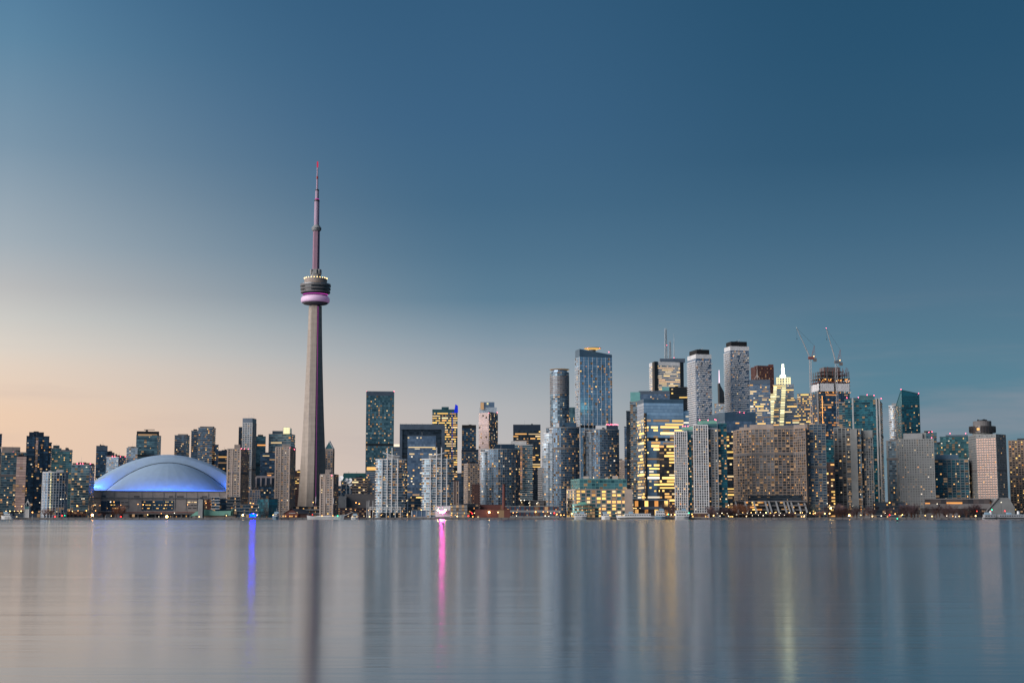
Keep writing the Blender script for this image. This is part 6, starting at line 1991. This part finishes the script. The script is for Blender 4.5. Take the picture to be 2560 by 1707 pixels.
def cruiser(name, label, xl, xr, decks, bow=1, hull_m='paint_white', stripe=True, funnel=False, house=(0, .8), group=None, Y=1562):
    r, L, k = boat(name, label, xl, xr, Y, group)
    hull(r, L, 9, 2.4 if hull_m == 'paint_dull' else 3.4, hull_m, bow, sheer=.04 if hull_m == 'paint_dull' else .2)
    if stripe:
        MB().box(0, 0, 1.3, 1.9, L * .93, 9.06).build('hull_stripe', 'hull_black', r)
    z_ = 2.4 if hull_m == 'paint_dull' else 3.3
    for d in range(decks):
        l = L * (house[1] - .1 * d)
        cx = -bow * L * (house[0] + .02 * d)
        dk = MB().box(cx, 0, z_, z_ + 2.9, l, 7.6 - d * .6).build('deck_house', 'paint_dull' if hull_m == 'paint_dull' else 'paint_white', r)
        nw = max(4, int(l / 2.4))
        wm = MB().box(0, 0, 0, 1.0, l / nw * .68, .1).mesh('window', 'glass_dark')
        for i in range(nw):
            link('window', wm, r, (cx - l / 2 + (i + .5) * l / nw, -(7.6 - d * .6) / 2 - .03, z_ + .9))
        MB().box(cx, 0, z_ + 2.9, z_ + 3.15, l * 1.03, 8.2 - d * .6).build('deck_roof', 'hull_blue' if d == decks - 1 else 'paint_white', r)
        z_ += 3.16
    MB().box(bow * L * .12, 0, z_, z_ + 1.9, 4.5, 3.6).build('wheelhouse', 'hull_blue', r)
    MB().tube((bow * L * .1, 0, z_ + 1.9), (bow * L * .1, 0, z_ + 6), .14, .06).build('mast', 'steel_grey', r)
    if funnel:
        MB().lathe([(1.5, z_), (1.3, z_ + 3.4), (.1, z_ + 3.4)], 12, -bow * L * .16, 0).build('funnel', 'paint_white', r)
    return r


cruiser('cruise_boat', 'long white cruise boat with black stripe before the concrete warehouse', 1540, 1638, 1, -1, house=(.05, .66))
cruiser('harbour_ferry', 'pale blue tall harbour boat at stern of the cruise boat', 1637, 1664, 2, 1, 'hull_blue', False, house=(0, .85))
cruiser('tour_ferry', 'three decked white ferry below the western jade topped tower', 1688, 1723, 2, 1, 'paint_white', False, house=(0, .92))
cruiser('dining_boat', 'white dining boat with red interior by the glass pavilion', 1436, 1467, 1, 1, 'paint_white', False, house=(0, .95))
cruiser('cabin_cruiser', 'small cabin cruiser with orange lamp before the warehouse', 1503, 1526, 1, -1, 'paint_white', False, house=(.05, .6))
cruiser('passenger_ferry', 'western white ferry docked below the revolving restaurant hotel', 2455, 2488, 1, -1, 'paint_dull', True, True, house=(.05, .8))
cruiser('passenger_ferry', 'eastern long white ferry with two funnels near the picture edge', 2490, 2575, 1, -1, 'paint_dull', True, True, house=(.02, .9))
cruiser('patrol_boat', 'white patrol boat at the western quay end', 3, 34, 1, -1, 'paint_white', False, house=(.05, .5))
cruiser('water_taxi', 'small blue-white water taxi by the boathouse', 683, 697, 1, 1, 'hull_blue', False, house=(0, .6))

# low floating breakwater in front of the western quay
r_ = thing('floating_breakwater', 'long low grey floating breakwater off the western quay', 'breakwater', (Xg(280, 1380), 1380, 0))
x0_, x1_ = Xg(-60, 1380) - r_.location[0], Xg(655, 1380) - r_.location[0]
MB().box((x0_ + x1_) / 2, 0, -.4, .55, x1_ - x0_, 4).build('pontoon', 'concrete_dim', r_)
for px_ in (22, 81, 264, 607):
    MB().tube((Xg(px_, 1380) - r_.location[0], 0, .5), (Xg(px_, 1380) - r_.location[0], 0, 4.2), .22).build('mooring_post', 'concrete_pale', r_)

# ---------------------------------------------------------------- lamps along the shore
LAND = [(-60, 66, 'the pink glass slab'), (66, 105, 'the tall dark tower with pink strip'), (105, 175, 'the white gridded block'), (175, 240, 'the red corniced condominium'), (240, 330, 'the western stadium wall'), (330, 440, 'the stadium windows'),
        (440, 566, 'the eastern stadium wall'), (566, 640, 'the first beige apartment tower'), (640, 700, 'the dark glass cube'), (700, 800, 'the observation tower'), (800, 850, 'the short beige tower'), (850, 940, 'the plain windowless hall'),
        (940, 1016, 'the western white balcony tower'), (1016, 1056, 'the slate glass block'), (1056, 1135, 'the eastern white balcony tower'), (1135, 1200, 'the slender dark towers'), (1200, 1300, 'the bowed condominium'), (1300, 1356, 'the black bank tower'),
        (1356, 1450, 'the western rounded lakefront condominium'), (1450, 1580, 'the concrete warehouse'), (1580, 1686, 'the mirrored office'), (1686, 1735, 'the western jade topped tower'), (1735, 1816, 'the eastern jade topped tower'), (1816, 1850, 'the dark lit bay'),
        (1850, 1935, 'the western half of the brown slab'), (1935, 2012, 'the eastern half of the brown slab'), (2012, 2064, 'the grey slab wing'), (2064, 2186, 'the grey tower with blank stripe'), (2186, 2246, 'the slim grey apartment tower'), (2246, 2336, 'the punched-window hotel'),
        (2336, 2424, 'the teal gridded block'), (2424, 2522, 'the revolving restaurant hotel'), (2522, 2700, 'the brown block at the eastern edge')]


def where(px):
    for a, b, s in LAND:
        if a <= px < b:
            return s
    return LAND[-1][2]


COUNT = {}


def nth(kind, px):
    key = (kind, where(px))
    COUNT[key] = COUNT.get(key, 0) + 1
    return ordn[COUNT[key] - 1]


LAMPS = [(38, 1265, 'o'), (54, 1265, 'O'), (81, 1280, 'O'), (15, 1277, 'a'), (25, 1277, 'A'), (36, 1277, 'a'), (45, 1277, 'a'), (53, 1277, 'A'), (173, 1276, 'o'), (181, 1277.5, 'a'), (195, 1276, 'o'), (216, 1276, 'O'), (193, 1264, 'O'), (205, 1246, 'w'), (210, 1246, 'w'), (152, 1247, 'w'), (158, 1247, 'w'),
         (162, 1288, 'g'), (155, 1288, 'r'), (137, 1291, 'r'), (233, 1263, 'o'), (250, 1263, 'o'), (239, 1276, 'o'), (231, 1287, 'X'), (302, 1262, 'o'), (276, 1254, 'w'), (285, 1254, 'o'), (345, 1260, 'o'), (358, 1261, 'O'), (369, 1286, 'A'), (397, 1293, 'w'), (417, 1292, 'X'), (403, 1283, 'o'), (414, 1262, 'o'),
         (278, 1289, 'a'), (302, 1293, 'r'), (436, 1282, 'w'), (469, 1261, 'o'), (498, 1292, 'A'), (566, 1288, 'a'), (607, 1287, 'X2'), (643, 1287, 'A'), (515, 1257, 'o'), (626, 1257, 'o'), (633, 1258, 'o'), (683, 1287, 'A'), (730, 1275, 'o'), (783, 1255, 'O'), (781, 1286, 'r'), (890, 1256, 'O'),
         (898, 1259, 'O'), (888, 1275, 'o'), (921, 1275, 'o'), (924, 1291, 'A'), (953, 1287, 'o'), (1018, 1287, 'O'), (968, 1264, 'w'), (1053, 1274, 'a'), (1132, 1274, 'F'), (1150, 1275, 'F'), (1146, 1266, 'A'), (1143, 1290, 'A'), (1128, 1287, 'o'), (1138, 1287, 'o'), (1178, 1280, 'r'), (1171, 1289, 'r'), (1181, 1283, 'r'),
         (1182, 1292, 'o'), (1223, 1280, 'X2'), (1245, 1280, 'A'), (1186, 1282, 'a'), (1283, 1281, 'o'), (1292, 1280, 'o'), (1339, 1279, 'O'), (1358, 1279, 'O'), (1369, 1279, 'o'), (1377, 1282, 'w'), (1386, 1282, 'r'), (1392, 1285, 'O'), (1402, 1287, 'O'), (1410, 1287, 'o'), (1363, 1289, 'w'), (1372, 1290, 'w'), (1291, 1289, 'w'),
         (1302, 1250, 'w'), (1311, 1250, 'w'), (1322, 1257, 'w'), (1342, 1258, 'w'), (1430, 1284, 'A'), (1511, 1286, 'o'), (1500, 1282, 'a'), (1540, 1282, 'a'), (1585, 1270, 'a'), (1590, 1270, 'a'), (1600, 1270, 'a'), (1671, 1285, 'g'), (1662, 1285, 'w'), (1678, 1286, 'w'), (1687, 1286, 'O'), (1730, 1285, 'O'), (1722, 1282, 'g'),
         (1784, 1288, 'A'), (1793, 1282, 'w'), (1805, 1282, 'w'), (1821, 1275, 'w'), (1821, 1262, 'w'), (1818, 1283, 'w'), (1821, 1289, 'w'), (1800, 1289, 'w'), (1866, 1290, 'A'), (1878, 1281, 'a'), (1889, 1281, 'a'), (1901, 1280, 'w'), (1915, 1281, 'A'), (1926, 1282, 'O'), (1937, 1281, 'a'), (1940, 1280, 'a'), (1973, 1281, 'A'),
         (1951, 1282, 'w'), (1961, 1287, 'w'), (1988, 1282, 'a'), (2001, 1281, 'a'), (2006, 1281, 'a'), (2011, 1289, 'a'), (2004, 1292, 'a'), (2010, 1292, 'a'), (2025, 1282, 'A'), (2038, 1282, 'A'), (2062, 1283, 'A'), (2074, 1283, 'A'), (2077, 1270, 'X2'), (2074, 1263, 'a'), (2068, 1258, 'w'), (2123, 1288, 'X'), (2152, 1287, 'A'),
         (2181, 1290, 'A'), (2203, 1289, 'w'), (2224, 1256, 'O'), (2224, 1287, 'r'), (2238, 1284, 'o'), (2256, 1286, 'A'), (2253, 1288, 'a'), (2132, 1264, 'w'), (2213, 1282, 'w'), (2313, 1288, 'A'), (2330, 1290, 'A'), (2367, 1289, 'w'), (2382, 1290, 'o'), (2389, 1291, 'w'), (2398, 1290, 'a'), (2439, 1289, 'A'), (2421, 1274, 'g'),
         (2443, 1273, 'g'), (2442, 1277, 'r'), (2480, 1274, 'g'), (2477, 1277, 'r'), (2512, 1277, 'r'), (2503, 1255, 'w'), (2533, 1290, 'o'), (2343, 1259, 'w'), (1881, 1288, 'w'), (1896, 1287, 'w'), (1948, 1287, 'w'), (1868, 1282, 'w'), (1908, 1288, 'w'), (1935, 1288, 'w'), (1857, 1281, 'a'), (1842, 1286, 'w')]
KINDS = {'o': ('lamp_orange', .42, 'small orange'), 'O': ('lamp_orange', .62, 'bright orange'), 'X': ('lamp_orange_big', 1.1, 'very bright orange'), 'a': ('lamp_amber', .42, 'small amber'), 'A': ('lamp_amber', .62, 'bright amber'), 'X2': ('lamp_amber_big', 1.1, 'very bright amber'),
         'w': ('lamp_white', .36, 'small white'), 'F': ('lamp_flood', .95, 'dazzling white flood'), 'r': ('lamp_red', .6, 'red signal'), 'g': ('lamp_green', .55, 'green signal')}
HEADS, POLES = {}, {}
for px_, py_, kd in LAMPS:
    mt, rad, word = KINDS[kd]
    Y_ = 1586 if py_ >= 1283 else (1602 if py_ > 1276 else 1640)
    p_ = P(px_, py_, Y_)
    h_ = max(1.4, p_[2] - GROUND)
    nm = 'signal_lamp' if kd in 'rg' else 'street_lamp'
    r_ = thing(nm, f'{word} lamp, {nth(word, px_)} from the west before {where(px_)}', 'lamp', (p_[0], Y_, GROUND), 'lamps along the lakefront')
    if kd not in HEADS:
        HEADS[kd] = MB().ball((0, 0, 0), rad, 10, 6).mesh('lamp_head', mt)
        POLES[kd] = MB().tube((0, .3, 0), (0, .3, 1), .14, .09).mesh('pole', 'paint_dark')
    ks_ = RND.uniform(.65, 1.15)
    link('lamp_head', HEADS[kd], r_, (0, 0, h_), scale=(ks_, ks_, ks_))
    link('pole', POLES[kd], r_, (0, rad + .1, 0), scale=(1, 1, h_))
# light box added as source of the blue streak; the real lamp is unseen
r_ = thing('light_box', 'deep blue light box on two posts at the quay edge', 'light', (Xg(632, 1574), 1574.0, GROUND))
MB().box(0, 0, 1.4, 4.2, 6.4, .5).build('housing', 'paint_dark', r_)
MB().box(0, -.32, 1.55, 4.05, 6.1, .12).build('panel', 'lamp_blue', r_)
for dx in (-2.4, 2.4):
    MB().tube((dx, 0, 0), (dx, 0, 1.5), .15).build('post', 'paint_dark', r_)
# channel marker on the water
r_ = thing('channel_buoy', 'small buoy with green lamp floating off the eastern quay', 'buoy', (P(2243.5, 1303, 900)[0], 900, 0))
MB().lathe([(.7, -.2), (.7, .5), (.25, .8), (.2, 1.6)], 10).build('float', 'metal_dark', r_)
MB().ball((0, 0, 1.8), .28).build('lamp', 'lamp_green', r_)

# ---------------------------------------------------------------- bare trees
def make_tree(seed, mat):
    rg = random.Random(seed)
    H = 10.0
    tr = MB().tube((0, 0, 0), (.1, 0, 3.2), .32, .22, 7)
    tips = []
    for k in range(9):
        a = 2 * pi * k / 9 + rg.uniform(-.3, .3)
        z0 = rg.uniform(2.2, 4.0)
        q1 = (cos(a) * rg.uniform(1, 2), sin(a) * rg.uniform(1, 2), z0 + rg.uniform(1.6, 3.0))
        q2 = (q1[0] * rg.uniform(1.3, 2.0), q1[1] * rg.uniform(1.3, 2.0), q1[2] + rg.uniform(1.4, 3.0))
        tr.tube((.1, 0, z0 - .4), q1, .15, .1, 5).tube(q1, q2, .1, .05, 4)
        tips += [q1, q2, q2]
    cr = MB()
    for k in range(520):
        t = rg.choice(tips)
        b = (t[0] + rg.gauss(0, .75), t[1] + rg.gauss(0, .75), t[2] + rg.gauss(0, .8))
        d = (b[0] * .25 + rg.gauss(0, .35), b[1] * .25 + rg.gauss(0, .35), rg.uniform(.2, 1.3))
        w = rg.uniform(.05, .13)
        e = (b[0] + d[0], b[1] + d[1], b[2] + d[2])
        cr.add([(b[0] - w, b[1], b[2]), (b[0] + w, b[1] + w, b[2]), e], [[0, 1, 2]])
    return tr.mesh('trunk', 'bark'), cr.mesh('crown', mat)


TREES = {'r': [make_tree(s, 'twigs_russet') for s in (1, 2, 3)], 'p': [make_tree(s, 'twigs_plum') for s in (4, 5, 6, 7)]}
rt = random.Random(77)
spots = []
for px_, yt_ in ((112, 1272), (121, 1270), (128, 1275), (176, 1276), (185, 1274), (196, 1279), (206, 1281), (214, 1282), (292, 1268), (300, 1264), (308, 1268), (285, 1277), (262, 1281), (248, 1283)):
    spots.append((px_, yt_, 'r'))
for px_, yt_ in ((1836, 1264), (1846, 1260), (1856, 1261), (1864, 1266), (1828, 1272), (2052, 1278), (2040, 1280)):
    spots.append((px_, yt_, 'r'))
for k in range(64):
    px_ = rt.uniform(2066, 2462)
    spots.append((px_, rt.uniform(1259, 1279), 'p'))
for k in range(20):
    spots.append((rt.uniform(1772, 1830), rt.uniform(1264, 1282), 'p'))
for k in range(26):
    spots.append((rt.uniform(1868, 2010), rt.uniform(1279, 1285), 'p'))
for px_, yt_ in ((1664, 1262), (1672, 1256), (1680, 1266), (1640, 1270), (1620, 1272), (566, 1284), (590, 1284), (655, 1286), (668, 1285), (1420, 1276), (1404, 1280), (1310, 1281), (1330, 1283), (1348, 1281), (1290, 1284)):
    spots.append((px_, yt_, 'p'))
for px_, yt_, kd in spots:
    Y_ = rt.uniform(1594, 1632)
    p_ = P(px_, yt_, Y_)
    h_ = p_[2] - GROUND
    word = {'r': 'russet', 'p': 'dark purple-grey'}[kd]
    r_ = thing('bare_tree', f'bare {word} tree, {nth("t" + kd, px_)} before {where(px_)}', 'tree', (p_[0], Y_, GROUND), 'bare trees along the shore')
    s_ = h_ / 10.0
    tm, cm_ = rt.choice(TREES[kd])
    a_ = rt.uniform(0, 6.28)
    for nm, me in (('trunk', tm), ('crown', cm_)):
        link(nm, me, r_, rot=a_, scale=(s_ * 1.15, s_ * 1.15, s_))

gather_lit_windows()
